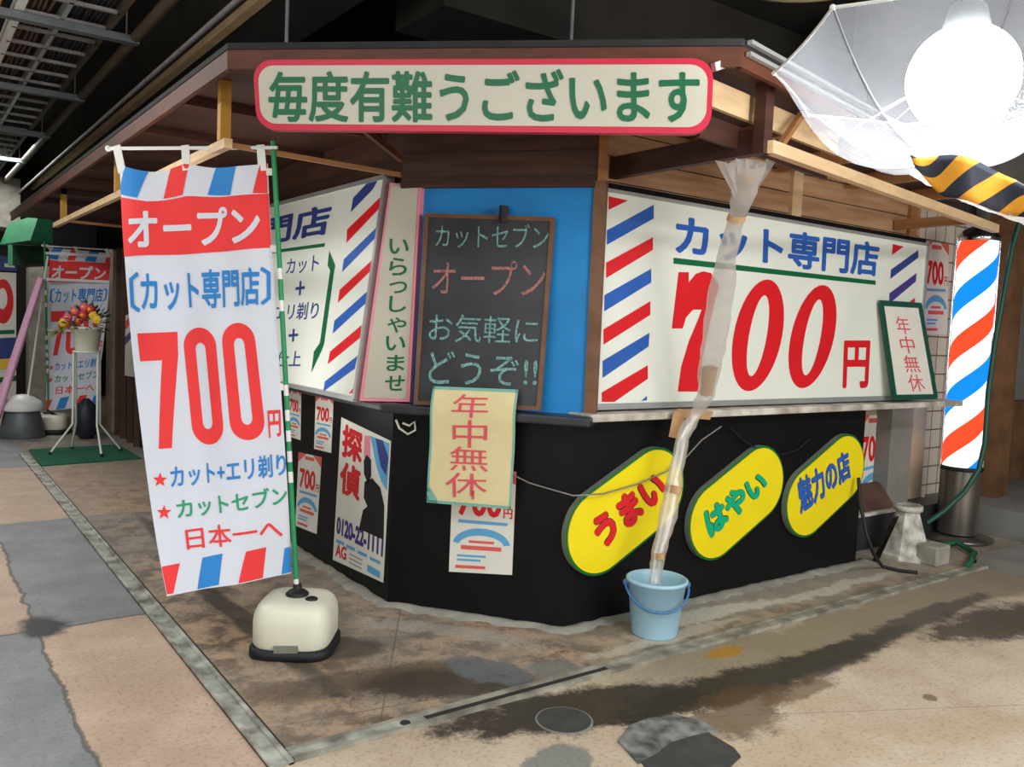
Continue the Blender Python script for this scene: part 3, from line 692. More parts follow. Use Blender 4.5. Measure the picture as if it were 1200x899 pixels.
# ------------------------------------------------------------------ signs
# greeting sign under the front eave
gn = np.array([-.703, -.711]); gk = gn @ np.array([1.03, 3.39]) + 0.02
def gp(p): return at_n(p, (gn[0], gn[1], 0), gk)
S = Sheet.quad(gp((296, 70)), gp((837, 68)), gp((833, 157)), gp((301, 152)))
t = thing('greeting_sign', 'long white hanging sign with red border and green greeting lettering', 'sign', S.P(.5, 1))
mb = MB(); ol = rrect(0, 0, 1, 1, .045, .28); S.slab(mb, 'ink_border_red', 0.035, loop=ol); mb.build('border', t)
mb = MB(); S.shape(mb, rrect(.011, .085, .989, .915, .037, .235), 'sign_cream', d=0.002, px=False); mb.build('panel', t)
mb = MB(); S.text(mb, '毎度有難うございます', [(315, 83), (820, 80), (820, 146), (315, 143)], 'ink_green', 0.022, d=0.004); mb.build('lettering', t)
mb = MB(); e = S.P(1.0, .1, -.02); mb.bar(e, e + V((.07, -.0, .03)), .02, .03, 'alu'); mb.build('bracket', t)

# price sign on the right face
S = Sheet.quad(at_y((704, 220), WY), at_y((1086, 286), WY), at_y((1050, 464), WY), at_y((696, 475), WY))
S = Sheet.quad((2.70, WY, 2.118), (5.66, WY, 2.118), (5.66, WY, 1.075), (2.70, WY, 1.075))
t = thing('price_sign', 'wide white price sign with red numerals on the stall right side', 'sign', S.P(.5, 1, -.03))
mb = MB(); S.slab(mb, 'sign_white', 0.06); mb.build('panel', t)
mb = MB()
for a, b in (((0, 0), (1, 0)), ((0, 1), (1, 1)), ((0, 0), (0, 1)), ((1, 0), (1, 1))):
    mb.bar(S.P(*a, -.02), S.P(*b, -.02), 0.03, 0.06, 'alu', up=(0, 1, 0) if a[1] == b[1] else (0, 1, 0))
mb.build('frame', t)
mb = MB()
for m_, q in (('ink_red', [(713, 230), (736, 235), (713, 246)]), ('ink_blue', [(711, 270), (766, 240), (766, 256), (711, 287)]), ('ink_red', [(710, 308), (765, 278), (765, 293), (710, 326)]),
              ('ink_blue', [(708, 346), (763, 315), (763, 331), (708, 365)]), ('ink_red', [(707, 386), (762, 353), (762, 369), (707, 404)]), ('ink_blue', [(706, 423), (761, 390), (760, 406), (706, 443)]),
              ('ink_red', [(705, 460), (759, 428), (759, 444), (720, 471), (705, 471)]), ('ink_blue', [(751, 470), (758, 464), (758, 469)]),
              ('ink_red', [(1046, 286), (1059, 289), (1045, 299)]), ('ink_navy', [(1044, 316), (1076, 293), (1076, 302), (1043, 327)]), ('ink_purple', [(1042, 344), (1074, 320), (1073, 330), (1042, 356)]),
              ('ink_red', [(1042, 372), (1072, 349), (1072, 359), (1041, 384)]), ('ink_navy', [(1041, 400), (1071, 377), (1070, 388), (1040, 412)])):
    S.shape(mb, q, m_)
mb.build('stripes', t)
mb = MB()
S.text(mb, 'カット専門店', [(791, 250), (1031, 285), (1028, 325), (791, 299)], 'ink_blue', 0.03)
S.shape(mb, [(789, 302), (1026, 329), (1026, 334), (789, 309)], 'ink_green')
S.shape(mb, [(795, 319), (807, 319), (807, 331), (815, 321), (824, 318), (833, 320), (843, 335), (838, 352), (830, 385), (823, 420), (818, 459), (794, 459), (798, 430), (807, 400), (818, 374), (822, 363), (812, 363), (804, 372), (800, 385), (787, 385)], 'ink_red')
S.shape(mb, circ(888, 393, 28.6, 65.5, 40, 11), 'ink_red', holes=[circ(888, 393.5, 10.5, 47.5, 30, 8)])
S.shape(mb, circ(952, 394.5, 25.5, 60.5, 40, 12), 'ink_red', holes=[circ(952, 395.5, 9.5, 44.5, 30, 8)])
S.text(mb, '円', [(989, 399), (1020, 399), (1017, 455), (987, 455)], 'ink_red', 0.03)
mb.build('lettering', t)

# services sign on the left face, its foot standing out on the counter
lt, lb = 2.03, 1.90
A1 = at_x((452, 207), lt); B1 = at_x((415, 468), lb)
S = Sheet.quad((lt, 6.3, 2.18), (lt, A1[1], A1[2]), (lb, B1[1], B1[2]), (lb, 6.3, B1[2]))
t = thing('service_sign', 'white service sign with slanted stripes behind the front banner', 'sign', S.P(.5, 1, -.03))
mb = MB(); S.slab(mb, 'sign_white', 0.05); mb.build('panel', t)
mb = MB()
for a, b in (((0, 0), (1, 0)), ((0, 1), (1, 1)), ((0, 0), (0, 1)), ((1, 0), (1, 1))):
    mb.bar(S.P(*a, -.02), S.P(*b, -.02), 0.025, 0.055, 'alu', up=S.n(.5, .5))
mb.build('frame', t)
mb = MB()
for m_, q in (('ink_navy', [(411, 249), (414, 232), (431, 214), (443, 211), (437, 222)]), ('ink_red', [(406, 285), (407, 269), (446, 231), (444, 245)]), ('ink_blue', [(401, 319), (403, 304), (441, 267), (439, 280)]),
              ('ink_red', [(396, 355), (398, 340), (436, 305), (434, 318)]), ('ink_blue', [(390, 391), (392, 376), (430, 342), (428, 356)]), ('ink_red', [(384, 427), (387, 412), (424, 381), (422, 396)]),
              ('ink_blue', [(379, 459), (381, 447), (419, 417), (416, 432)]), ('ink_red', [(409, 461), (414, 455), (413, 461)])):
    S.shape(mb, q, m_)
mb.build('stripes', t)
mb = MB()
(sa, ta), (sb, tb) = S.inv((351, 240)), S.inv((384, 281)); wd = sb - sa
S.text(mb, 'カット専門店', [(sb - 6.6 * wd, .075), (sb, .065), (sb, .225), (sb - 6.6 * wd, .235)], 'ink_navy', 0.03, px=False)
(su, tu), (sv, tv) = S.inv((319, 292)), S.inv((381, 285)); S.shape(mb, [(sb - 6.8 * wd, tv), (sv, tv), (sv, tv + .018), (sb - 6.8 * wd, tv + .018)], 'ink_green', px=False)
S.text(mb, 'カット', [(337, 304), (375, 298), (373, 318), (335, 322)], 'ink_navy', 0.01)
S.text(mb, '+', [(347, 330), (358, 329), (357, 345), (346, 347)], 'ink_navy', 0.01)
S.text(mb, 'エリ剃り', [(324, 357), (375, 353), (372, 374), (322, 376)], 'ink_navy', 0.01)
S.text(mb, '+', [(339, 386), (350, 385), (349, 400), (338, 401)], 'ink_navy', 0.01)
S.text(mb, '仕上', [(326, 412), (354, 411), (352, 430), (323, 430)], 'ink_navy', 0.01)
S.shape(mb, [(386, 294), (393, 311), (392, 316), (380, 403), (377, 411), (365, 437), (368, 412), (375, 402), (387, 317), (384, 311)], 'ink_green')
mb.build('lettering', t)

# welcome strip
TLw, TRw, BRw, BLw = at_x((457, 214), 2.02), cham((493, 218), .0), cham((480, 471), .02), at_x((421, 470), 1.90)
S0 = Sheet.quad(TLw, TRw, BRw, BLw); S = Sheet(S0.P_, sub=.15, res=(4, 10))
t = thing('welcome_sign', 'narrow upright cream sign with pink edges left of the chalkboard', 'sign', S.P(.5, 1, -.02))
mb = MB(); S.slab(mb, 'ink_pink', 0.035, 4, 10); mb.build('border', t)
mb = MB(); S.shape(mb, [(.07, .012), (.93, .012), (.93, .985), (.07, .985)], 'sign_cream', d=.002, px=False); mb.build('panel', t)
mb = MB()
for ch, y0, y1, x0, x1 in (('い', 280, 298, 457, 480), ('ら', 302, 323, 457, 478), ('つ', 330, 344, 457, 478), ('し', 347, 366, 457, 477), ('や', 372, 390, 455, 477), ('い', 394, 411, 453, 476), ('ま', 416, 435, 454, 475), ('せ', 440, 458, 452, 475)):
    S.text(mb, ch, [(x0, y0), (x1, y0), (x1 - 1, y1), (x0 - 1, y1)], 'ink_green', 0.015, d=.004)
mb.build('lettering', t)

# chalkboard leaning on the blue wall
def cb(p, o): return cham(p, o)
S = Sheet.quad(cb((499, 251), .02), cb((650, 256), .02), cb((633, 481), .07), cb((486, 474), .07))
t = thing('chalkboard', 'wood-framed chalkboard with pastel writing leaning on the blue wall', 'chalkboard', S.P(.5, 1, -.01))
mb = MB(); S.slab(mb, 'board_black', 0.02); mb.build('board', t)
mb = MB()
for a, b in (((0, .006), (1, .006)), ((0, .99), (1, .99)), ((.012, 0), (.012, 1)), ((.988, 0), (.988, 1))):
    mb.bar(S.P(*a, -.002), S.P(*b, -.002), 0.02, 0.02, 'wood_frame', up=S.n(.5, .5))
mb.build('frame', t)
mb = MB()
S.text(mb, 'カットセブン', [(511, 263), (644, 263), (643, 293), (510, 290)], 'chalk_cyan', -0.004, d=.004)
S.text(mb, 'オープン', [(508, 306), (640, 306), (638, 348), (506, 344)], 'chalk_pink', -0.002, d=.004)
S.text(mb, 'お気軽に', [(504, 367), (632, 373), (630, 404), (502, 400)], 'chalk_cyan', 0.0, d=.004)
S.text(mb, 'どうぞ!!', [(504, 410), (631, 418), (629, 453), (502, 450)], 'chalk_cyan', 0.004, d=.004)
mb.build('writing', t)
mb = MB(); p0 = S.P(.62, .0, .01); mb.box(p0[0] - .02, p0[0] + .02, p0[1] - .012, p0[1] + .012, p0[2] - .03, p0[2] + .05, 'rubber_black'); mb.build('clip', t)

# yellow closed-days notice hanging over the counter edge
def yp(p): return cham(p, .135)
S0 = Sheet.quad(yp((506, 453)), yp((606, 457)), yp((599, 597)), yp((500, 589)))
S = Sheet(lambda a, b, S0=S0: S0.F(a, b) + XYZ(CN, 0) * (0.012 * math.sin(b * 9) * (1 - b) - 0.05 * max(0, .2 - b) * 2), S0.F, sub=.12, res=(4, 14))
t = thing('yellow_notice', 'yellow paper notice with teal tape edges and pink handwritten characters', 'notice', S.P(.5, 1))
mb = MB(); S.slab(mb, 'paper_yellow', 0.002, 4, 14); mb.build('paper', t)
mb = MB()
for q in ([(0, 0), (1, 0), (1, .025), (0, .025)], [(0, .975), (1, .975), (1, 1), (0, 1)], [(0, 0), (.025, 0), (.025, 1), (0, 1)], [(.975, 0), (1, 0), (1, 1), (.975, 1)], [(0, .86), (.03, .86), (.13, .97), (.13, 1), (0, 1)]):
    S.shape(mb, q, 'tape_teal', px=False)
mb.build('tape_edge', t)
mb = MB()
S.text(mb, '年', [(532, 462), (574, 463), (572, 490), (529, 489)], 'ink_pinkred', 0.0, d=.003); S.text(mb, '中', [(531, 492), (572, 492), (570, 526), (530, 524)], 'ink_pinkred', 0.0, d=.003)
S.text(mb, '無', [(527, 523), (572, 525), (572, 553), (527, 551)], 'ink_pinkred', 0.0, d=.003); S.text(mb, '休', [(522, 553), (572, 556), (571, 580), (523, 583)], 'ink_pinkred', 0.0, d=.003)
S.shape(mb, [(553, 575), (556, 575), (556, 585), (553, 585)], 'ink_pinkred', d=.003)
mb.build('writing', t)

# price flyers
def flyer(S, label, group, big=True):
    t = thing('price_flyer', label, 'flyer', S.P(.5, 1))
    if group: t['group'] = group
    mb = MB(); S.slab(mb, 'paper', 0.0015); mb.build('paper', t)
    mb = MB()
    for q in ([(0, 0), (.35, 0), (0, .13)], [(1, 0), (.65, 0), (1, .13)], [(.3, .03), (.7, .03), (.7, .075), (.3, .075)]): S.shape(mb, q, 'ink_salmon', px=False, d=.001)
    S.text(mb, '700', [(.1, .2), (.8, .2), (.8, .46), (.1, .46)], 'ink_red', 0.035, px=False, d=.001)
    S.text(mb, '円', [(.83, .36), (.97, .36), (.97, .46), (.83, .46)], 'ink_red', 0.02, px=False, d=.001)
    S.shape(mb, [(.12, .5), (.9, .5), (.9, .53), (.12, .53)], 'ink_skyblue', px=False, d=.001)
    arc = [(.5 + .46 * math.cos(a), .74 - .17 * math.sin(a)) for a in np.linspace(.15, PI - .15, 14)]
    arc2 = [(.5 + .36 * math.cos(a), .74 - .10 * math.sin(a)) for a in np.linspace(PI - .15, .15, 14)]
    S.shape(mb, arc + arc2, 'ink_skyblue', px=False, d=.001)
    S.shape(mb, [(.3, .69), (.7, .69), (.7, .715), (.3, .715)], 'ink_salmon', px=False, d=.001); S.shape(mb, [(.18, .74), (.82, .74), (.82, .78), (.18, .78)], 'ink_salmon', px=False, d=.001)
    S.shape(mb, [(.12, .83), (.58, .83), (.58, .85), (.12, .85)], 'ink_skyblue', px=False, d=.001); S.shape(mb, [(.12, .87), (.5, .87), (.5, .89), (.12, .89)], 'ink_skyblue', px=False, d=.001)
    S.shape(mb, [(.1, .93), (.58, .93), (.58, .96), (.1, .96)], 'ink_salmon', px=False, d=.001)
    mb.build('print', t); return t
def lq(*ps, x=WX - .003): return Sheet.quad(*[at_x(p, x) for p in ps])
flyer(lq((339, 455), (353, 458), (352, 516), (337, 511)), 'narrow price flyer nearest the banner pole, high on the black left wall', None)
flyer(lq((370, 463), (391, 466), (388, 531), (368, 526)), 'small price flyer high on the black left wall, beside the detective poster', None)
flyer(lq((350, 530), (377, 536), (371, 626), (346, 616)), 'lower price flyer on the black left wall, left of the detective poster', None)
def cq(*ps, o=.004): return Sheet.quad(*[cham(p, o) for p in ps])
flyer(cq((531, 545), (605, 553), (600, 674), (526, 670)), 'price flyer hanging below the yellow notice on the black corner panel', None)
flyer(Sheet.quad(*[at_y(p, 3.415) for p in ((1008, 487), (1041, 486), (1037, 596), (1004, 612))]), 'price flyer in the low recess below the right end of the counter', None)
flyer(Sheet.quad(*[at_y(p, 3.515) for p in ((1083, 282), (1112, 286), (1110, 392), (1082, 392))]), 'price flyer on the tiled wall beside the lit barber pole', None)

# detective poster
S = lq((400, 489), (458, 517), (449, 683), (390, 656))
t = thing('detective_poster', 'white detective poster with red characters, dark coated figure and phone number', 'poster', S.P(.5, 1))
mb = MB(); S.slab(mb, 'paper', 0.0015); mb.build('paper', t)
mb = MB()
S.shape(mb, [(.62, .03), (.98, .02), (.98, .35), (.86, .3), (.75, .2)], 'ink_skyblue', px=False, d=.0008)
S.shape(mb, [(.5, .05), (.62, .03), (.64, .18), (.52, .2)], 'ink_pink', px=False, d=.0008)
S.shape(mb, [(.72, .03), (.86, .02), (.98, .12), (.95, .25), (.84, .2)], 'ink_navy', px=False, d=.001)
S.shape(mb, [(.52, .22), (.57, .17), (.66, .19), (.68, .30), (.62, .36), (.54, .31)], 'ink_black', px=False, d=.0014)
S.shape(mb, [(.56, .36), (.70, .31), (.86, .35), (.95, .46), (.97, .70), (.62, .70), (.50, .71), (.56, .56), (.64, .52), (.56, .47)], 'ink_black', px=False, d=.0014)
S.text(mb, '探偵', [(.05, .03), (.48, .03), (.48, .54), (.05, .54)], 'ink_red', 0.04, px=False, d=.001, vertical=True)
S.text(mb, '0120-22-1111', [(.04, .68), (.97, .69), (.97, .825), (.04, .805)], 'ink_purple', 0.05, px=False, d=.001)
for a, b, y in ((.05, .22, .855), (.27, .44, .86), (.5, .68, .865), (.74, .93, .87)): S.shape(mb, [(a, y - .012), (b, y - .012), (b, y + .012), (a, y + .012)], 'ink_skyblue', px=False, d=.001)
S.text(mb, 'AG', [(.05, .87), (.28, .87), (.28, .965), (.05, .965)], 'ink_red', 0.03, px=False, d=.001)
for y in (.90, .93, .96): S.shape(mb, [(.34, y), (.6, y + .005), (.6, y + .015), (.34, y + .01)], 'ink_grey', px=False, d=.001)
S.shape(mb, [(.7, .92), (.94, .93), (.94, .98), (.7, .97)], 'ink_skyblue', px=False, d=.001)
mb.build('print', t)

# three yellow oval boards
def oval(u, z, body, txt, m, label, big=.055):
    r, a, b = .218, .18, .09; d = 0.03; ang = math.atan2(b, a); L_ = math.hypot(a, b); k = 26
    def outline(rr):
        pts = []
        for i in range(k + 1): q = ang - PI / 2 + PI * i / k; pts.append((a + rr * math.cos(q), b + rr * math.sin(q)))
        for i in range(k + 1): q = ang + PI / 2 + PI * i / k; pts.append((-a + rr * math.cos(q), -b + rr * math.sin(q)))
        return pts
    yb = WY - 0.004
    t = thing('slogan_board', label, 'sign', (u, yb, z - .31))
    mb = MB(); mb.prism([(u + x, yb - d, z + q) for x, q in outline(r)], (0, d, 0), 'oval_green', 'oval_side'); mb.build('board', t)
    mb = MB(); mb.prism([(u + x, yb - d - .004, z + q) for x, q in outline(r - .014)], (0, .004, 0), 'oval_yellow'); mb.build('face', t)
    S = Sheet.quad((u - .5, yb - d - .004, z + .5), (u + .5, yb - d - .004, z + .5), (u + .5, yb - d - .004, z - .5), (u - .5, yb - d - .004, z - .5))
    mb = MB(); S.text(mb, body, txt, 'ink_black' if m != 'ink_blue' else 'ink_navy', big + .02, d=.0015); S.text(mb, body, txt, m, big, d=.003); mb.build('lettering', t)
oval(2.95, .555, 'うまい', [(690, 612), (768, 547), (785, 580), (706, 646)], 'ink_red', 'yellow oval slogan board with red lettering, behind the drip sleeve')
oval(3.80, .52, 'はやい', [(822, 600), (891, 548), (902, 573), (832, 633)], 'oval_mint', 'yellow oval slogan board with green lettering, in the middle')
oval(4.63, .552, '魅力の店', [(933, 562), (993, 526), (998, 559), (938, 604)], 'ink_blue', 'yellow oval slogan board with blue lettering, nearest the barber pole', .03)

# framed notice leaning on the right end of the counter
S = Sheet.quad(at_y((1031, 354), 3.04), at_y((1078, 357), 3.04), at_y((1097, 466), 2.985), at_y((1047, 467), 2.985))
t = thing('framed_notice', 'green-framed notice under glossy sheet leaning at the counter right end', 'notice', S.P(.5, 1, -.01))
mb = MB(); S.slab(mb, 'paper', 0.012); mb.build('sheet', t)
mb = MB()
for a, b in (((0, .01), (1, .01)), ((0, .99), (1, .99)), ((.02, 0), (.02, 1)), ((.98, 0), (.98, 1))):
    mb.bar(S.P(*a), S.P(*b), 0.035, 0.02, 'hose_green', up=S.n(.5, .5))
mb.build('frame', t)
mb = MB(); S.text(mb, '年中無休', [(.3, .14), (.62, .14), (.78, .95), (.4, .95)], 'ink_pinkred', -0.004, px=False, d=.002, vertical=True); mb.build('writing', t)

# ------------------------------------------------------------------ banners
def lerp_poly(pts, t):
    n = len(pts)
    for (a, b) in zip(pts[:-1], pts[1:]):
        if t <= b[0] or b is pts[-1]:
            k = (t - a[0]) / (b[0] - a[0]); return V(a[1]) + (V(b[1]) - V(a[1])) * k
def smooth_poly(pts):
    ts = np.array([p[0] for p in pts]); A = np.array([V(p[1]) for p in pts]); deg = min(3, len(pts) - 1)
    C_ = [np.polyfit(ts, A[:, i], deg) for i in range(3)]
    return lambda t: np.array([np.polyval(c, t) for c in C_])
Ld = [(0, 3.83), (.21, 3.77), (.51, 3.66), (.73, 3.54), (.94, 3.42), (1, 3.39)]
Lp = [(140, 193), (147, 300), (158, 450), (172, 560), (190, 668), (197, 697)]
Lf = smooth_poly([(t_, at_d(p, d_)) for (t_, d_), p in zip(Ld, Lp)])
Rp = [(0, (313, 191)), (.21, (318, 292)), (.44, (325, 400)), (.66, (333, 505)), (.85, (339, 600)), (1, (341, 672))]
Rf = smooth_poly([(t_, at_d(p, 3.72)) for t_, p in Rp])
def flat1(s_, t_): return Lf(t_) * (1 - s_) + Rf(t_) * s_
def wave(s_, t_):
    sag = -0.035 * max(0, 1 - t_ / .12) * (abs(math.sin(PI * min(s_, .46) / .46)) if s_ < .46 else 0.55 * abs(math.sin(PI * (s_ - .46) / .54)))
    y = 0.014 * math.sin(s_ * 9 + t_ * 2.5) * (0.4 + .6 * math.sin(PI * min(1, s_))) + 0.012 * math.sin(s_ * 17 - t_ * 3) * (1 - t_) + .01 * math.sin(t_ * 7 + s_ * 3)
    return V((-.587 * y, -.807 * y, sag))
B1 = Sheet(lambda a, b: flat1(a, b) + wave(a, b), flat1, sub=.2)
DEC = []   # (kind, st data, material, text, bold)
def dq(*q): return B1.st(q)
for m_, q in (('ink_cloth_blue', [(149, 190), (176, 190), (164, 230), (139, 228)]), ('ink_cloth_red', [(201, 190), (223, 190), (215, 228), (192, 230)]), ('ink_cloth_blue', [(253, 190), (279, 190), (271, 227), (243, 227)]), ('ink_cloth_red', [(305, 190), (312.5, 190), (313, 226), (297, 226)]),
              ('ink_cloth_red', [(138.5, 231), (175, 234), (220, 230), (260, 229), (314, 226.5), (317, 290), (270, 294), (220, 298), (145, 301)]),
              ('ink_cloth_red', [(190, 664), (211, 660), (204, 695), (197, 696)]), ('ink_cloth_blue', [(237, 654), (262, 648), (257, 685), (231, 691)]), ('ink_cloth_red', [(290, 645), (312, 641), (308, 677), (281, 682)]), ('ink_cloth_blue', [(333, 643), (339.5, 641), (340.5, 671), (329, 674)])):
    DEC.append(('shape', dq(*q), m_))
for s_, q, m_, b_ in (('オープン', [(152, 246), (304, 240), (306, 285), (153, 292)], 'cloth_white', .028), ('〔', [(153, 320), (166, 319), (167, 366), (155, 367)], 'ink_cloth_blue', .02), ('カット専門店', [(167, 319), (304, 313), (305, 358), (169, 366)], 'ink_cloth_blue', .022), ('〕', [(305, 313), (316, 312), (317, 357), (306, 358)], 'ink_cloth_blue', .02),
                      ('円', [(314, 481), (329, 480), (330, 511), (316, 513)], 'ink_cloth_red', .02), ('カット+エリ剃り', [(198, 547), (335, 530), (336, 557), (200, 573)], 'ink_cloth_blue', .018), ('カットセブン', [(205, 586), (336, 568), (337, 591), (208, 609)], 'ink_cloth_green', .018), ('日本一へ', [(216, 620), (330, 605), (331, 632), (219, 645)], 'ink_cloth_red', .012)):
    DEC.append(('text', dq(*q), m_, s_, b_))
q7 = dq((162, 391), (206, 389), (212, 525), (176, 527))
DEC.append(('shape', [tuple(bil(q7, *p)) for p in ((0, 0), (1, 0), (1, .2), (.95, .35), (.68, 1), (.26, 1), (.6, .24), (0, .24))], 'ink_cloth_red'))
for q in (((211, 385), (251, 383), (265, 520), (225, 523)), ((258, 380), (297, 377), (313, 514), (273, 517))):
    qq = dq(*q); ring = rrect(0, 0, 1, 1, .5, .16, 8); hole = rrect(.34, .13, .66, .87, .16, .06, 6)
    DEC.append(('ring', [tuple(bil(qq, *p)) for p in ring], 'ink_cloth_red', [tuple(bil(qq, *p)) for p in hole]))
for c_ in ((187, 563), (192, 601)): DEC.append(('shape', dq(*star(c_[0], c_[1], 9)), 'ink_cloth_red'))
def banner(S, label, basexy, top, bot, rod_l, rod_r, nu, nv, tank, rot=0.0, sc=1.0, pole_r=0.011):
    t = thing('banner_flag', label, 'banner', (basexy[0], basexy[1], 0))
    mb = MB(); S.slab(mb, 'cloth_white', 0.0012, nu, nv); cl = mb.build('cloth', t)
    mb = MB()
    for e in DEC:
        dd = .0025
        if e[0] == 'shape': S.shape(mb, e[1], e[2], d=dd, px=False)
        elif e[0] == 'ring': S.shape(mb, e[1], e[2], d=dd, px=False, holes=[e[3]])
        else: S.text(mb, e[3], e[1], e[2], e[4], d=.004, px=False)
    mb.build('print', cl)
    top, bot = V(top), V(bot); mb = MB(); cuts = [0]; hl = .024 / np.linalg.norm(bot - top)
    for k in (.29, .36, .545, .60, .645, .69, .735, .97): cuts += [k - hl, k + hl]
    cuts.append(1)
    for i, (k0, k1) in enumerate(zip(cuts[:-1], cuts[1:])): mb.tube([top + (bot - top) * k0, top + (bot - top) * k1], pole_r, 'pole_green' if i % 2 == 0 else 'plastic_white', 12)
    pl = mb.build('pole', t)
    mb = MB(); mb.tube([V(rod_l), V(rod_r)], .008, 'plastic_white', 10); mb.ball(rod_l, .014, 'plastic_white', 8); mb.build('cross_rod', t)
    for k in (.0, .47, .97):
        a = S.P(max(.03, k), 0.0, .003); rr = V(rod_l) + (V(rod_r) - V(rod_l)) * (0.05 + k * .88)
        mb = MB(); mb.bar(a - V((0, 0, .03)), rr + V((0, 0, .012)), .035, .006, 'plastic_white', up=ROT @ np.array([0, 0, 1.])); mb.build('loop', t)
    for k in (.02, .21, .55):
        a = S.P(.99, k, 0); c_ = top + (bot - top) * min(.98, (a[2] - top[2]) / (bot[2] - top[2])); mb = MB(); mb.bar(a, c_, .006, .03, 'plastic_white'); mb.build('tie', t)
    # water tank foot
    x, y = basexy; tk = tank
    mb = MB(); mb.lathe([(.165 * sc, 0.0), (.178 * sc, .006), (.178 * sc, .036 * sc), (.165 * sc, .044 * sc)], (x, y, 0), 'rubber_black', 48, 4.5, rot); mb.build('foot_tray', t)
    h = .235 * sc * tk
    mb = MB(); mb.lathe([(.158 * sc, .04 * sc), (.168 * sc, .06 * sc), (.168 * sc, h * .62), (.164 * sc, h * .76), (.152 * sc, h * .88), (.132 * sc, h * .96), (.10 * sc, h * .99), (.05 * sc, h), (1e-5, h)], (x, y, 0), 'tank_cream', 48, 4.0, rot); tkk = mb.build('water_tank', t)
    mb = MB(); c_ = (x, y, h - .012); mb.lathe([(.048 * sc, 0), (.05 * sc, .02), (.036 * sc, .032), (.02, .034), (.018, .06)], c_, 'rubber_black', 20); mb.build('pole_socket', tkk)
    d_ = ROT @ np.array([.075 * sc, 0, -.05 * sc]); mb = MB(); mb.lathe([(.026 * sc, -.01), (.026 * sc, .016), (.018 * sc, .02)], (x + d_[0], y + d_[1], h - .012), 'rubber_black', 16); mb.build('filler_cap', tkk)
    d_ = ROT @ np.array([0, 0, -.166 * sc]); mb = MB(); f = V((x + d_[0] * .98, y + d_[1] * .98, .055 * sc)); rx = ROT @ np.array([1., 0, 0]); mb.bar(f - rx * .05 * sc, f + rx * .05 * sc, .03, .03 * sc, 'oval_side'); mb.build('latch', t)
    return t
fw = (ROT @ np.array([0, 0, 1.])); yaw = math.atan2(fw[1], fw[0])
ptop, pbot = at_d((320, 166), 3.72), at_d((348, 708), 3.72)
banner(B1, 'tall white opening banner with red price on a green pole in front', (pbot[0], pbot[1]), ptop, V((pbot[0], pbot[1], .22)), at_d((127, 174), 3.85), at_d((325, 173), 3.71), 22, 44, 1.0, yaw)
d2 = 9.75
L2 = [(0, at_d((58, 290), d2 + .1)), (1, at_d((53, 482), d2))]; R2 = [(0, at_d((130, 297), d2)), (.5, at_d((124, 380), d2)), (1, at_d((112, 476), d2))]
L2f, R2f = smooth_poly(L2), smooth_poly(R2)
B2 = Sheet(lambda a, b: L2f(b) * (1 - a) + R2f(b) * a + fw * (.012 * math.sin(a * 9 + b * 2)), None, sub=.3, res=(10, 20))
g2 = at_z((57, 507))
banner(B2, 'distant white opening banner behind the flower stand', (g2[0], g2[1]), at_d((52, 283), d2 - .05), V((g2[0], g2[1], .18)), at_d((50, 288), d2), at_d((132, 293), d2 - .05), 10, 20, .75, yaw + .3, 1.25)

# rolled pink banner leaning in the left distance on a grey weighted foot
pf = at_z((26, 512)); t = thing('pink_banner', 'rolled pink banner leaning over a grey and white foot, far left', 'banner', (pf[0], pf[1], 0))
dp = float((pf[0] * fw[0] + pf[1] * fw[1]))
a_, b_ = at_d((48, 326), dp), at_d((-6, 492), dp - .1)
mb = MB(); mb.tube([a_, a_ * .6 + b_ * .4, b_], [.085, .10, .12], 'pink_cloth', 12, ell=.4); cl = mb.build('rolled_cloth', t)
mb = MB(); mb.tube([at_d((56, 300), dp + .05), V((pf[0] + .05, pf[1], .4))], .012, 'plastic_white', 8); mb.build('pole', t)
mb = MB(); mb.lathe([(.22, 0), (.23, .02), (.20, .18), (.17, .3)], (pf[0], pf[1], 0), 'steel_dark', 28); mb.build('weight', t)
mb = MB(); mb.lathe([(.21, .30), (.22, .33), (.18, .40), (.10, .45), (.05, .47), (1e-5, .47)], (pf[0], pf[1], 0), 'plastic_white', 28); mb.build('lid', t)

# ------------------------------------------------------------------ flower stand on the green mat
mq = [at_z(p) for p in ((34, 528), (138, 522), (166, 538), (48, 547))]
mb = MB(); mb.prism([V((p[0], p[1], .012)) for p in mq], (0, 0, -.012), 'mat_green'); tag(mb.build('door_mat'), 'green door mat under the white flower stand', 'mat')
fs = at_z((101, 532)); fd = float(fs[0] * fw[0] + fs[1] * fw[1]); rx = ROT @ np.array([1., 0, 0]); rx[2] = 0; rx /= np.linalg.norm(rx); fx = np.array([fw[0], fw[1], 0.]) / math.hypot(fw[0], fw[1])
t = thing('flower_stand', 'white metal stand with splayed legs holding the flower pot', 'stand', (fs[0], fs[1], 0.012))
c0 = V((fs[0], fs[1], 0))
for sx in (-1, 1):
    for sy in (-1, 1):
        foot = c0 + rx * .25 * sx + fx * .2 * sy + V((0, 0, .028)); kn = c0 + rx * .12 * sx + fx * .03 * sy + V((0, 0, .30)); top = c0 + rx * .12 * sx + fx * .02 * sy + V((0, 0, 1.02))
        mb = MB(); mb.tube([top, kn, foot], .011, 'plastic_white', 8); lg = mb.build('leg', t)
        mb = MB(); mb.ball(foot, .016, 'rubber_black', 6); mb.build('foot_cap', lg)
mb = MB(); mb.tube([c0 + rx * .12 * math.cos(a) + fx * .12 * math.sin(a) + V((0, 0, 1.02)) for a in np.linspace(0, 2 * PI, 25)[:-1]], .01, 'plastic_white', 8, closed=True)
mb.bar(c0 - rx * .12 + V((0, 0, 1.015)), c0 + rx * .12 + V((0, 0, 1.015)), .03, .012, 'plastic_white'); mb.build('ring', t)
pz = 1.02
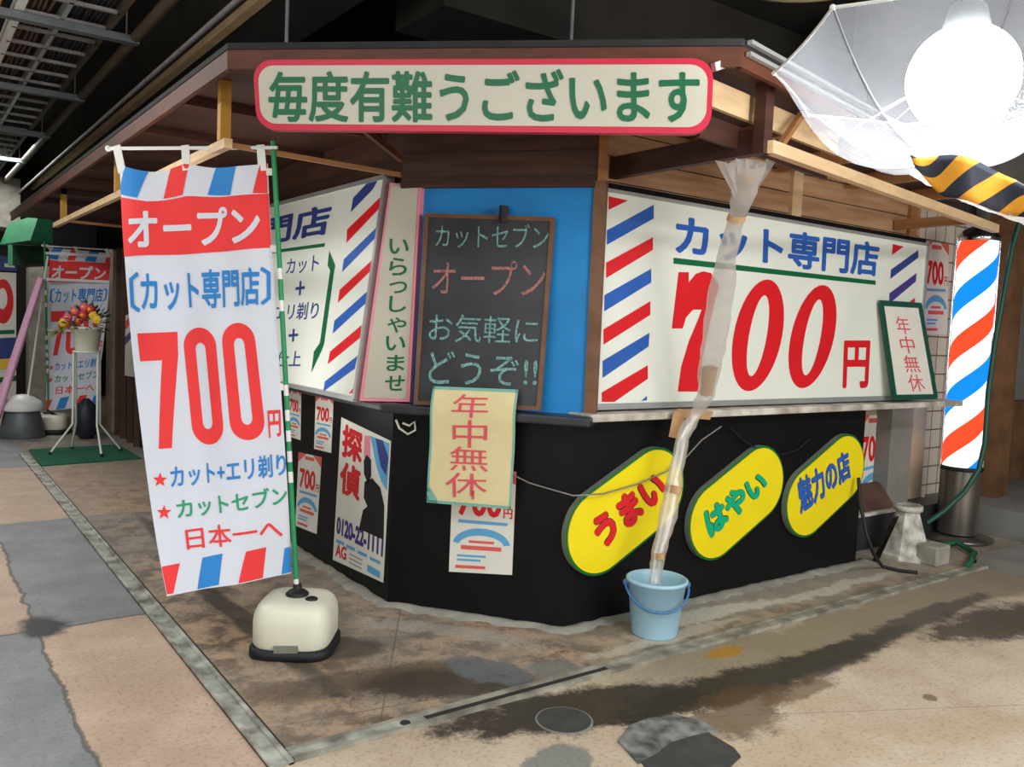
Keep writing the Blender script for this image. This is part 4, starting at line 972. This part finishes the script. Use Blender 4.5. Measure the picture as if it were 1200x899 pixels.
t = thing('flower_pot', 'cream pot of artificial pink, red and yellow flowers on the stand', 'flower pot', c0 + V((0, 0, pz)))
mb = MB(); mb.lathe([(.10, 0), (.105, .01), (.135, .22), (.145, .225), (.145, .245), (.12, .245), (.11, .2), (1e-5, .2)], c0 + V((0, 0, pz)), 'tank_cream', 24); mb.build('pot', t)
mb = MB(); rnd = random.Random(5)
for i in range(150):
    a = rnd.uniform(0, 2 * PI); el = rnd.uniform(-.35, 1.4); r_ = rnd.uniform(.10, .26); dvec = V((math.cos(a) * math.cos(el), math.sin(a) * math.cos(el), math.sin(el)))
    c_ = c0 + V((0, 0, pz + .27)) + dvec * r_ * V((1, 1, .8)); s_ = V((-math.sin(a), math.cos(a), rnd.uniform(-.5, .5))) * .02; l_ = dvec * .06
    mb.add([c_ - l_ * .3, c_ + s_ + l_ * .3, c_ + l_, c_ - s_ + l_ * .3], [(0, 1, 2, 3)], 'leaf' if rnd.random() < .75 else 'leaf_yellow')
for i in range(26):
    k = rnd.random(); c_ = c0 - rx * (.12 + .22 * k) + V((rnd.uniform(-.04, .04), rnd.uniform(-.04, .04), pz + .28 - .12 * k)); s_ = V((rnd.uniform(-1, 1), rnd.uniform(-1, 1), 0)) * .02; l_ = V((rnd.uniform(-.5, .5), rnd.uniform(-.5, .5), -.8)) * .05
    mb.add([c_ - l_ * .3, c_ + s_, c_ + l_, c_ - s_], [(0, 1, 2, 3)], 'leaf_yellow')
mb.build('foliage', t)
for i, (sx, sz, m_) in enumerate(((-.06, .40, 'petal_pink'), (.02, .36, 'petal_red'), (.12, .36, 'petal_yellow'), (.16, .32, 'petal_yellow'), (-.13, .33, 'petal_pink'), (.03, .44, 'petal_pink'), (-.02, .31, 'petal_red'), (.09, .42, 'petal_red'), (-.17, .28, 'petal_yellow'))):
    c_ = c0 + rx * sx - fx * .12 + V((0, 0, pz + sz)); mb = MB()
    for j in range(6):
        a = 2 * PI * j / 6; mb.ball(c_ + rx * .022 * math.cos(a) + V((0, 0, .022 * math.sin(a))), .024, m_, 6)
    mb.ball(c_ - fx * .015, .018, 'petal_yellow', 6); mb.build('flower', t)
gb = at_z((101, 514)); mb = MB(); rnd = random.Random(2)
mb.lathe([(.05, 0), (.11, .05), (.135, .16), (.13, .28), (.10, .37), (.05, .42), (.03, .45), (1e-5, .45)], gb, 'bag_dark', 14)
mb.v = [(x + rnd.uniform(-.012, .012), y + rnd.uniform(-.012, .012), z) for x, y, z in mb.v]
tag(mb.build('rubbish_bag'), 'dark bulging bag on the floor behind the flower stand', 'bag')

# ------------------------------------------------------------------ shopfronts farther along on the left
mb = MB(); YS = float(at_x((133, 400), 2.06)[1]); mb.box(2.08, 2.2, 6.6, YS, 0, 2.14, 'bronze_dark'); struct(mb.build('wall_shopfront'))
for px_ in (137, 144, 152, 160, 172):
    y = float(at_x((px_, 400), 2.04)[1]); mb = MB(); mb.box(2.03, 2.08, y, y + .05, 0.0, 2.14, 'brown_box'); struct(mb.build('trim_5'))
mb = MB(); mb.box(2.05, 2.2, YS, 11.2, 0, 2.14, 'plaster_beige'); struct(mb.build('wall_beyond'))
S = Sheet.quad(at_x((147, 370), 2.02), at_x((157, 365), 2.02), at_x((157, 442), 2.02), at_x((146, 440), 2.02))
t = thing('striped_notice', 'white notice with slanted stripes on the dark shopfront behind the banner', 'notice', S.P(.5, 1)); mb = MB(); S.slab(mb, 'paper', .002); mb.build('paper', t)
mb = MB(); S.shape(mb, [(0, .1), (1, 0), (1, .12), (0, .24)], 'ink_salmon', px=False); mb.build('stripe', t)
mb = MB(); S.shape(mb, [(0, .36), (1, .24), (1, .36), (0, .5)], 'ink_navy', px=False); mb.build('stripe', t)
# white pillar, green awning box, posters at the far left
pc = at_d((45, 400), 12.3); mb = MB(); mb.box(pc[0] - .13, pc[0] + .13, pc[1] - .05, pc[1] + .25, 0, 2.25, 'concrete_pale'); struct(mb.build('pillar'))
a_ = at_d((9, 262), 11.0); b_ = at_d((46, 250), 9.6)
mb = MB()
p1, p2 = at_d((10, 262), 11.3), at_d((46, 251), 9.9); q1, q2 = at_d((9, 288), 11.3), at_d((46, 283), 9.9)
mb.hexa([p1, p2, p2 + V((.15, .1, 0)), p1 + V((.15, .1, 0))], [q1 - V((.1, .1, 0)), q2 - V((.1, .1, 0)), q2 + V((.15, .1, 0)), q1 + V((.15, .1, 0))], 'canopy_green')
tag(mb.build('green_awning'), 'green shop awning below the brown canopy at far left', 'awning')
S = Sheet.quad(at_d((13, 287), 10.6), at_d((54, 289), 10.4), at_d((54, 309), 10.4), at_d((13, 311), 10.6))
t = thing('green_sign_box', 'dark green sign box with pale edge under the green awning', 'sign', S.P(.5, 1, -.1)); mb = MB(); S.slab(mb, 'green_dark', .2); mb.build('box', t)
mb = MB(); mb.bar(S.P(0, 0, .01), S.P(0, 1, .01), .05, .05, 'canopy_green'); mb.build('edge_strip', t)
yb = 15.0
def farq(*ps): return Sheet.quad(*[at_y(p, yb) for p in ps])
mb = MB(); mb.box(.6, 2.6, yb + .05, yb + .2, 0, 3.2, 'bronze_dark'); struct(mb.build('wall_far'))
S = farq((-22, 318), (19, 320), (19, 470), (-22, 476)); t = thing('far_poster', 'pale poster with red round figure and coloured bands at far left edge', 'poster', S.P(.5, 1)); mb = MB(); S.slab(mb, 'paper', .02); mb.build('sheet', t)
mb = MB(); S.shape(mb, [(0, .5), (1, .5), (1, .66), (0, .66)], 'ink_navy', px=False, d=.006); S.shape(mb, [(.35, .66), (1, .66), (1, .74), (.35, .74)], 'petal_yellow', px=False, d=.006); S.shape(mb, circ(.62, .22, .3, .17), 'ink_red', px=False, d=.006); S.shape(mb, circ(.6, .2, .14, .08), 'paper', px=False, d=.009); S.shape(mb, [(.4, .44), (.95, .44), (.95, .47), (.4, .47)], 'ink_green', px=False, d=.006); S.shape(mb, [(.3, .80), (1, .80), (1, .84), (.3, .84)], 'ink_green', px=False, d=.006); mb.build('print', t)
S = farq((-10, 298), (20, 302), (20, 318), (-10, 316)); t = thing('far_sign', 'dark blue shop sign above the pale poster at far left', 'sign', S.P(.5, 1)); mb = MB(); S.slab(mb, 'ink_navy', .04); mb.build('panel', t)
mb = MB(); S.shape(mb, [(.5, .5), (.9, .5), (.9, .75), (.5, .75)], 'sign_white', px=False, d=.004); mb.build('lettering', t)
bx = at_d((3, 225), 12.0)
mb = MB(); mb.box(bx[0] - .6, bx[0] + .22, bx[1], bx[1] + 1.5, 2.55, 3.25, 'concrete_pale'); struct(mb.build('ceiling_box'))

# ------------------------------------------------------------------ overhead services
TZ = 3.2
t = thing('cable_tray', 'long galvanised ladder cable tray hung under the left ceiling', 'cable tray', (0.85, 8.5, TZ))
for x, w_, m_ in ((.60, .05, 'plastic_white'), (.83, .025, 'alu'), (1.09, .035, 'pipe_brown')):
    mb = MB(); mb.box(x - w_ / 2, x + w_ / 2, 3.6, 15, TZ, TZ + .07, m_); mb.build('side_rail', t)
y = 3.8
while y < 14:
    mb = MB(); mb.box(.6, 1.09, y, y + .028, TZ + .0, TZ + .02, 'galv'); mb.build('rung', t); y += .36
for y in (4.0, 5.95, 7.9, 9.85, 11.8):
    mb = MB(); mb.box(.2, 1.27, y, y + .07, TZ - .05, TZ - .005, 'steel_dark'); mb.build('support_channel', t)
    for x in (.25, 1.2):
        mb = MB(); mb.tube([(x, y + .035, TZ - .04), (x, y + .035, 3.9)], .006, 'galv', 6); mb.build('hanger_rod', t)
rnd = random.Random(9)
for i in range(9):
    x = .865 + i * .026; pts = [(x + rnd.uniform(-.006, .006), yy, TZ + .042 + rnd.uniform(0, .012)) for yy in np.arange(3.7, 14.6, .5)]
    mb = MB(); mb.tube(pts, .012, 'cable_black', 8); tag(mb.build('cable'), 'black cable lying along the overhead cable tray', 'cable', 'black cables in the overhead tray')
for i in range(5):
    x = .64 + i * .03; pts = [(x + rnd.uniform(-.008, .008), yy, TZ + .036 + rnd.uniform(0, .01)) for yy in np.arange(3.7, 14.6, .5)]
    mb = MB(); mb.tube(pts, .009, 'brown_box', 8); tag(mb.build('cable'), 'brown cable on the outer side of the overhead tray', 'cable', 'brown cables in the overhead tray')
mb = MB(); mb.tube([(1.25, 3.4, 3.19), (1.25, 16, 3.19)], .035, 'pipe_brown', 14); tag(mb.build('ceiling_pipe'), 'thick brown pipe running beside the overhead cable tray', 'pipe')
mb = MB(); mb.tube([(.49, 4.2, 3.22), (.49, 15, 3.22)], .02, 'orange_pipe', 10); tag(mb.build('conduit'), 'thin orange conduit at the outer edge of the overhead tray', 'pipe')
mb = MB(); mb.tube([(1.42, 3.9, 3.05), (1.42, 15, 3.05)], .016, 'galv', 8); tag(mb.build('conduit'), 'thin grey conduit between the brown pipe and the canopy edge', 'pipe')
mb = MB(); hp = at_d((953, -40), 3.4); mb.lathe([(.03, .10), (.28, .06), (.34, .0), (.34, -.02), (.30, -.03), (1e-5, -.05)], hp, 'cream_paint', 32); mb.tube([hp + V((0, 0, .09)), V((hp[0], hp[1], 3.9))], .01, 'alu', 8)
tag(mb.build('ceiling_disc'), 'round cream disc hanging above the clear umbrella', 'lamp')
for px_ in ((670, 52), (75 / 3 + 280, 50)):
    p0 = at_z((px_[0], px_[1]), 2.51) + V((.2, .25, 0)); mb = MB(); mb.tube([p0, V((p0[0], p0[1], 3.9))], .008, 'steel_dark', 6)
    tag(mb.build('hanger_rod'), 'thin rod holding the canopy roof, above the ' + ('right half' if px_[0] > 500 else 'left end') + ' of the greeting sign', 'rod')

# ------------------------------------------------------------------ barber pole and right end clutter
bp_ = (6.40, 3.08)
t = thing('barber_pole', 'lit barber pole with red, white and blue spiral stripes on steel base', 'barber pole', (bp_[0], bp_[1], 0))
mb = MB(); mb.lathe([(.132, .545), (.132, 2.2)], (bp_[0], bp_[1], 0), 'barber_stripes', 40); mb.build('drum', t)
mb = MB(); mb.lathe([(.145, .52), (.148, .525), (.148, .545), (.14, .55)], (bp_[0], bp_[1], 0), 'rubber_black', 36); mb.build('lower_ring', t)
mb = MB(); mb.lathe([(.138, .05), (.138, .52)], (bp_[0], bp_[1], 0), 'steel_post', 36); mb.build('base_column', t)
mb = MB(); mb.lathe([(.24, 0.02), (.25, .03), (.25, .045), (.14, .06)], (bp_[0], bp_[1], -.02), 'steel_post', 40); mb.build('base_plate', t)
mb = MB(); mb.lathe([(.14, 2.2), (.145, 2.21), (.145, 2.23), (.11, 2.28), (.05, 2.31), (1e-5, 2.315)], (bp_[0], bp_[1], 0), 'chrome', 36); mb.build('cap', t)
mb = MB(); d_ = ROT @ np.array([-.16, 0, 0]); 
for sg in (-1, 1): mb.tube([(bp_[0] + sg * d_[0], bp_[1] + sg * d_[1], .53), (bp_[0] + sg * d_[0], bp_[1] + sg * d_[1], 2.22)], .007, 'chrome', 8)
mb.build('guard_rod', t)
pil = at_d((1170, 600), 6.9); mb = MB(); mb.box(pil[0] - .1, pil[0] + .12, pil[1], pil[1] + .2, 0, 2.6, 'rust_board'); struct(mb.build('pillar_timber'))
mb = MB(); mb.box(7.35, 9.0, 3.54, 3.62, 0, .95, 'rust_board'); struct(mb.build('baseboard_right'))
st_ = [at_z(p) for p in ((1150, 652), (1153, 688), (1230, 700))]
mb = MB(); mb.box(5.75, 9.5, 2.05, 2.62, 0, .07, 'concrete_grey'); mb.box(6.75, 9.5, 2.62, 3.54, 0, .22, 'concrete_grey'); struct(mb.build('trim_6'))
# green hose
hd = 6.02
mb = MB(); hp_ = [at_d(p, hd) for p in ((1215, 225), (1196, 256), (1186, 290), (1176, 345), (1166, 400), (1158, 460), (1154, 520), (1147, 550), (1130, 577), (1105, 600), (1086, 613))]
mb.tube(hp_, .018, 'hose_green', 10); tag(mb.build('hose'), 'dark green hose hanging down beside the lit barber pole', 'hose')
mb = MB(); cpts = [at_z(p, .03) for p in ((1084, 652), (1100, 640), (1122, 636), (1142, 648), (1135, 662))]; mb.tube(cpts, .02, 'mat_green', 10); tag(mb.build('hose'), 'short green hose end lying at the barber pole foot', 'hose')
# weighted white post base
cb_ = at_z((1060, 652)); cx_, cy_ = float(cb_[0]), float(cb_[1])
t = thing('post_base', 'dirty white octagonal post base standing at the stall right end', 'post base', (cx_, cy_, 0))
mb = MB(); mb.lathe([(.175, 0), (.175, .025), (.155, .04), (.078, .29), (.075, .32)], (cx_, cy_, 0), 'dirty_white', 8, rot=.3, smooth=False); mb.build('body', t)
mb = MB(); mb.lathe([(.082, .315), (.094, .32), (.094, .35), (.06, .355), (.05, .33), (1e-5, .33)], (cx_, cy_, 0), 'dirty_white', 20); mb.build('rim', t)
mb = MB(); mb.hexa([V(at_z((1022, 657), .004)), V(at_z((1029, 659), .004)), V(at_z((1030, 656), .004)), V(at_z((1023, 655), .004))], [at_d(p, 5.42) for p in ((1047, 606), (1053, 607), (1054, 605), (1048, 604))], 'bronze_dark'); tag(mb.build('stick'), 'dark wooden strip leaning on the dirty white post base', 'strip')
bk = at_z((1103, 664)); mb = MB(); mb.box(bk[0] - .06, bk[0] + .11, bk[1], bk[1] + .14, 0, .13, 'concrete_pale'); tag(mb.build('concrete_block', bevel=.012), 'grey concrete block beside the dirty white post base', 'block')
p0 = V((5.45, 3.26, .24)); mb = MB(); mb.hexa([(5.42, 3.225, .263), (5.80, 3.225, .263), (5.80, 3.26, .263), (5.42, 3.26, .263)], [(5.42, 3.36, .42), (5.80, 3.36, .42), (5.80, 3.395, .42), (5.42, 3.395, .42)], 'brown_box'); tag(mb.build('brown_panel', bevel=.006), 'small brown board propped in the recess below the counter end', 'board')
mb = MB(); mb.tube([at_d(p, d_) for p, d_ in (((1006, 560), 5.35), ((1008, 590), 5.3), ((1016, 628), 5.22), ((1024, 650), 5.2))] + [at_z(p, .012) for p in ((1034, 664), (1055, 669), (1075, 671))], .011, 'cable_black', 8); tag(mb.build('cable'), 'black cable hanging from the stall end to the floor', 'cable')
# wire tacked across the black panels
mb = MB(); wp = [cham(p, .02) for p in ((600, 556), (620, 566), (640, 572))] + [at_y(p, WY - .07) for p in ((672, 581), (706, 579), (745, 568), (780, 553))] + [at_y(p, WY - .06) for p in ((802, 538), (822, 516), (845, 500))]
mb.tube(wp, .004, 'galv', 6); tag(mb.build('wire'), 'thin pale wire strung across the first yellow oval board', 'wire')
mb = MB(); wp = [at_y(p, WY - .03) for p in ((855, 500), (870, 515), (890, 528), (915, 533), (935, 527), (948, 515))]; mb.tube(wp, .004, 'cable_black', 6); tag(mb.build('wire'), 'dark wire sagging between the green and blue lettered ovals', 'wire')
mb = MB(); wp = [cham(p, .02) for p in ((464, 492), (468, 502), (478, 509), (487, 504), (486, 494), (480, 499), (472, 496))]; mb.tube(wp, .006, 'paper', 6); tag(mb.build('wire'), 'loop of pale wire under the counter beside the yellow notice', 'wire')

# ------------------------------------------------------------------ bucket
bk = (2.945, 2.80)
t = thing('bucket', 'light blue plastic bucket catching drips below the clear sleeve', 'bucket', (bk[0], bk[1], 0))
mb = MB(); mb.lathe([(1e-5, .012), (.098, .012), (.10, .0), (.106, .0), (.110, .01), (.138, .255), (.146, .257), (.148, .27), (.14, .275), (.133, .27), (.132, .25), (.104, .03), (1e-5, .025)], (bk[0], bk[1], 0), 'bucket_blue', 40); mb.build('tub', t)
mb = MB(); hpts = []
for i in range(17):
    a = PI * i / 16; o = ROT @ np.array([.152 * math.cos(a), 0, -.155 * math.sin(a)]); hpts.append(V((bk[0] + o[0], bk[1] + o[1], .245 - .095 * math.sin(a))))
mb.tube(hpts, .006, 'bucket_handle', 8); mb.build('handle', t)
for sg in (-1, 1):
    o = ROT @ np.array([sg * .146, 0, 0]); mb = MB(); mb.ball((bk[0] + o[0], bk[1] + o[1], .245), .018, 'bucket_handle', 8); mb.build('handle_lug', t)

# drip sleeve from the canopy to the bucket
t = thing('drip_sleeve', 'crumpled clear plastic sleeve bound with brown tape leading into the bucket', 'sleeve', (2.9, 2.85, .2))
def slp(px_, k): # along the hanging line
    return px_
ln = [((877, 192), 2.26), ((872, 225), 2.32), ((862, 258), 2.40), ((852, 300), 2.5), ((844, 350), 2.6), ((836, 410), 2.7), ((827, 462), 2.80), ((815, 486), 2.86), ((800, 512), 2.86), ((791, 560), 2.84), ((783, 605), 2.83), ((772, 648), 2.81), ((767, 684), 2.80)]
rad = [.075, .05, .032, .045, .062, .058, .045, .03, .034, .038, .045, .036, .028]
pts = [at_y(p, y_) for p, y_ in ln]
def dens(pts, rad, n, jit, seed):
    rnd = random.Random(seed); P_ = []; R_ = []
    k = len(pts) - 1
    for i in range(n + 1):
        u = i / n * k; j = min(int(u), k - 1); f = u - j; f2 = f * f * (3 - 2 * f)
        P_.append(pts[j] * (1 - f) + pts[j + 1] * f + np.array([rnd.uniform(-jit, jit), rnd.uniform(-jit, jit), 0])); R_.append((rad[j] * (1 - f2) + rad[j + 1] * f2) * rnd.uniform(.92, 1.08))
    return P_, R_
P_, R_ = dens(pts, rad, 60, .0015, 4)
mb = MB(); mb.tube(P_, R_, 'milky_vinyl', 14, caps=False, ell=.55)
rnd = random.Random(8); mb.v = [(x + rnd.uniform(-.003, .003), y_ + rnd.uniform(-.003, .003), z) for x, y_, z in mb.v]
mb.build('plastic_tube', t)
mb = MB(); tp = pts[0]
for k in range(6):
    a = k / 5; e = at_y((838 + 60 * a, 188 + 4 * math.sin(k * 2)), 2.24); e2 = at_y((840 + 58 * a + 11, 190), 2.28); b2 = at_y((866 + 10 * a, 240), 2.36)
    mb.add([e, e2, b2], [(0, 1, 2)], 'milky_vinyl')
mb.build('gathered_mouth', t)
def wraps(i0, i1, k=1.12):
    mb = MB(); sl = slice(i0, i1 + 1); mb.tube(P_[sl], [r * k for r in R_[sl]], 'tape_brown', 14, caps=False, ell=.6); mb.build('tape_band', t)
wraps(9, 10, 1.2); wraps(27, 30, .7); wraps(46, 47); wraps(55, 56); wraps(2, 3, .5)
mb = MB(); S = Sheet.quad(*[at_y(p, 2.945) for p in ((794, 479), (836, 482), (832, 492), (792, 489))]); S.slab(mb, 'tape_brown', .006, 3, 2); mb.build('tape_patch', t)
mb = MB(); S = Sheet.quad(*[at_y(p, 2.93) for p in ((790, 482), (803, 484), (798, 515), (784, 512))]); S.slab(mb, 'tape_brown', .004, 2, 3); mb.build('tape_patch', t)

# ------------------------------------------------------------------ upturned clear umbrella with a lamp above it
HUB = V((2.52, 1.39, 2.0)); RU = .60; RH = .27
t = thing('clear_umbrella', 'upturned clear plastic umbrella hung to catch leaks, glowing from the lamp', 'umbrella', HUB)
HUB = V((2.54, 1.37, 2.0))
TIPS = [(1.885, 1.305), (2.225, 1.735), (2.735, 1.965), (3.10, 1.80), (3.20, 1.42), (2.86, .99), (2.36, .77), (2.02, .93)]
def rib(i, k):
    x, y = TIPS[i % 8]; return HUB + V(((x - HUB[0]) * k, (y - HUB[1]) * k, RH * k ** 2.3))
for i in range(8):
    def pan(u, k, i=i):
        a, b = rib(i, k), rib(i + 1, k); e = 4 * u * (1 - u); mid = a * (1 - u) + b * u; out = mid - HUB; out[2] = 0; return mid + out * (.10 * e * math.sin(PI * k) - .02 * e * k) - V((0, 0, .03 * e * math.sin(PI * k)))
    mb = MB(); mb.grid(lambda u, k: pan(u, max(k, .02)), 6, 10, 'clear_vinyl'); mb.build('canopy_panel', t)
    mb = MB(); mb.tube([rib(i, k) + V((0, 0, .006)) for k in np.linspace(.02, 1, 9)], .002, 'galv', 6); mb.ball(rib(i, 1), .008, 'plastic_white', 6); mb.build('rib', t)
    mb = MB(); mb.tube([pan(u, 1.0) for u in np.linspace(0, 1, 7)], .004, 'plastic_white', 6); mb.build('rim_hem', t)
    mb = MB(); mb.tube([rib(i, .55) + V((0, 0, .01)), HUB + V((.03, .0, .26))], .002, 'galv', 5); mb.build('stretcher', t)
mb = MB(); sh = at_d((1158, -30), 2.55); mb.tube([HUB - V((0, 0, .04)), HUB + (sh - HUB) * 1.15], .006, 'galv', 8); mb.ball(HUB - V((0, 0, .035)), .013, 'steel_dark', 8); mb.build('shaft', t)
LAMP = at_d((1128, 92), 2.44)
t = thing('globe_lamp', 'bright white globe lamp hanging over the upturned clear umbrella', 'lamp', LAMP)
mb = MB(); mb.ball(LAMP, .15, 'lamp_glow', 20); mb.build('globe', t)
mb = MB(); mb.lathe([(.06, .13), (.065, .14), (.05, .20), (.015, .22), (.01, 3.9 - LAMP[2])], LAMP, 'steel_dark', 16); mb.build('fitting', t)
# striped barrier sheet and clear gutter wrap under the umbrella
def hz(u, v):
    p = at_d((1066 + 152 * u + 6 * v, 182 + 42 * u - 15 * math.sin(PI * min(1, u * 1.1)) * (1 - v) + 38 * v * min(1, .35 + 3 * u) + 2 * math.sin(u * 12)), 2.44 + .03 * math.sin(u * 11) + .04 * v); return p
mb = MB(); mb.grid(hz, 26, 6, 'hazard_stripes', uv=(2.3, 0.8)); tag(mb.build('barrier_sheet', solid=.003), 'yellow and black striped sheet slung under the umbrella at right', 'barrier sheet')
gp_ = [at_d(p, 2.52) for p in ((1069, 202), (1090, 212), (1120, 226), (1150, 238), (1180, 249), (1215, 262))]
P2_, R2_ = dens(gp_, [.010, .014, .016, .016, .016, .016], 40, .003, 6)
mb = MB(); mb.tube(P2_, R2_, 'milky_vinyl', 10, caps=False); tag(mb.build('drip_gutter'), 'crumpled clear plastic gutter along the lower edge of the striped sheet', 'gutter')
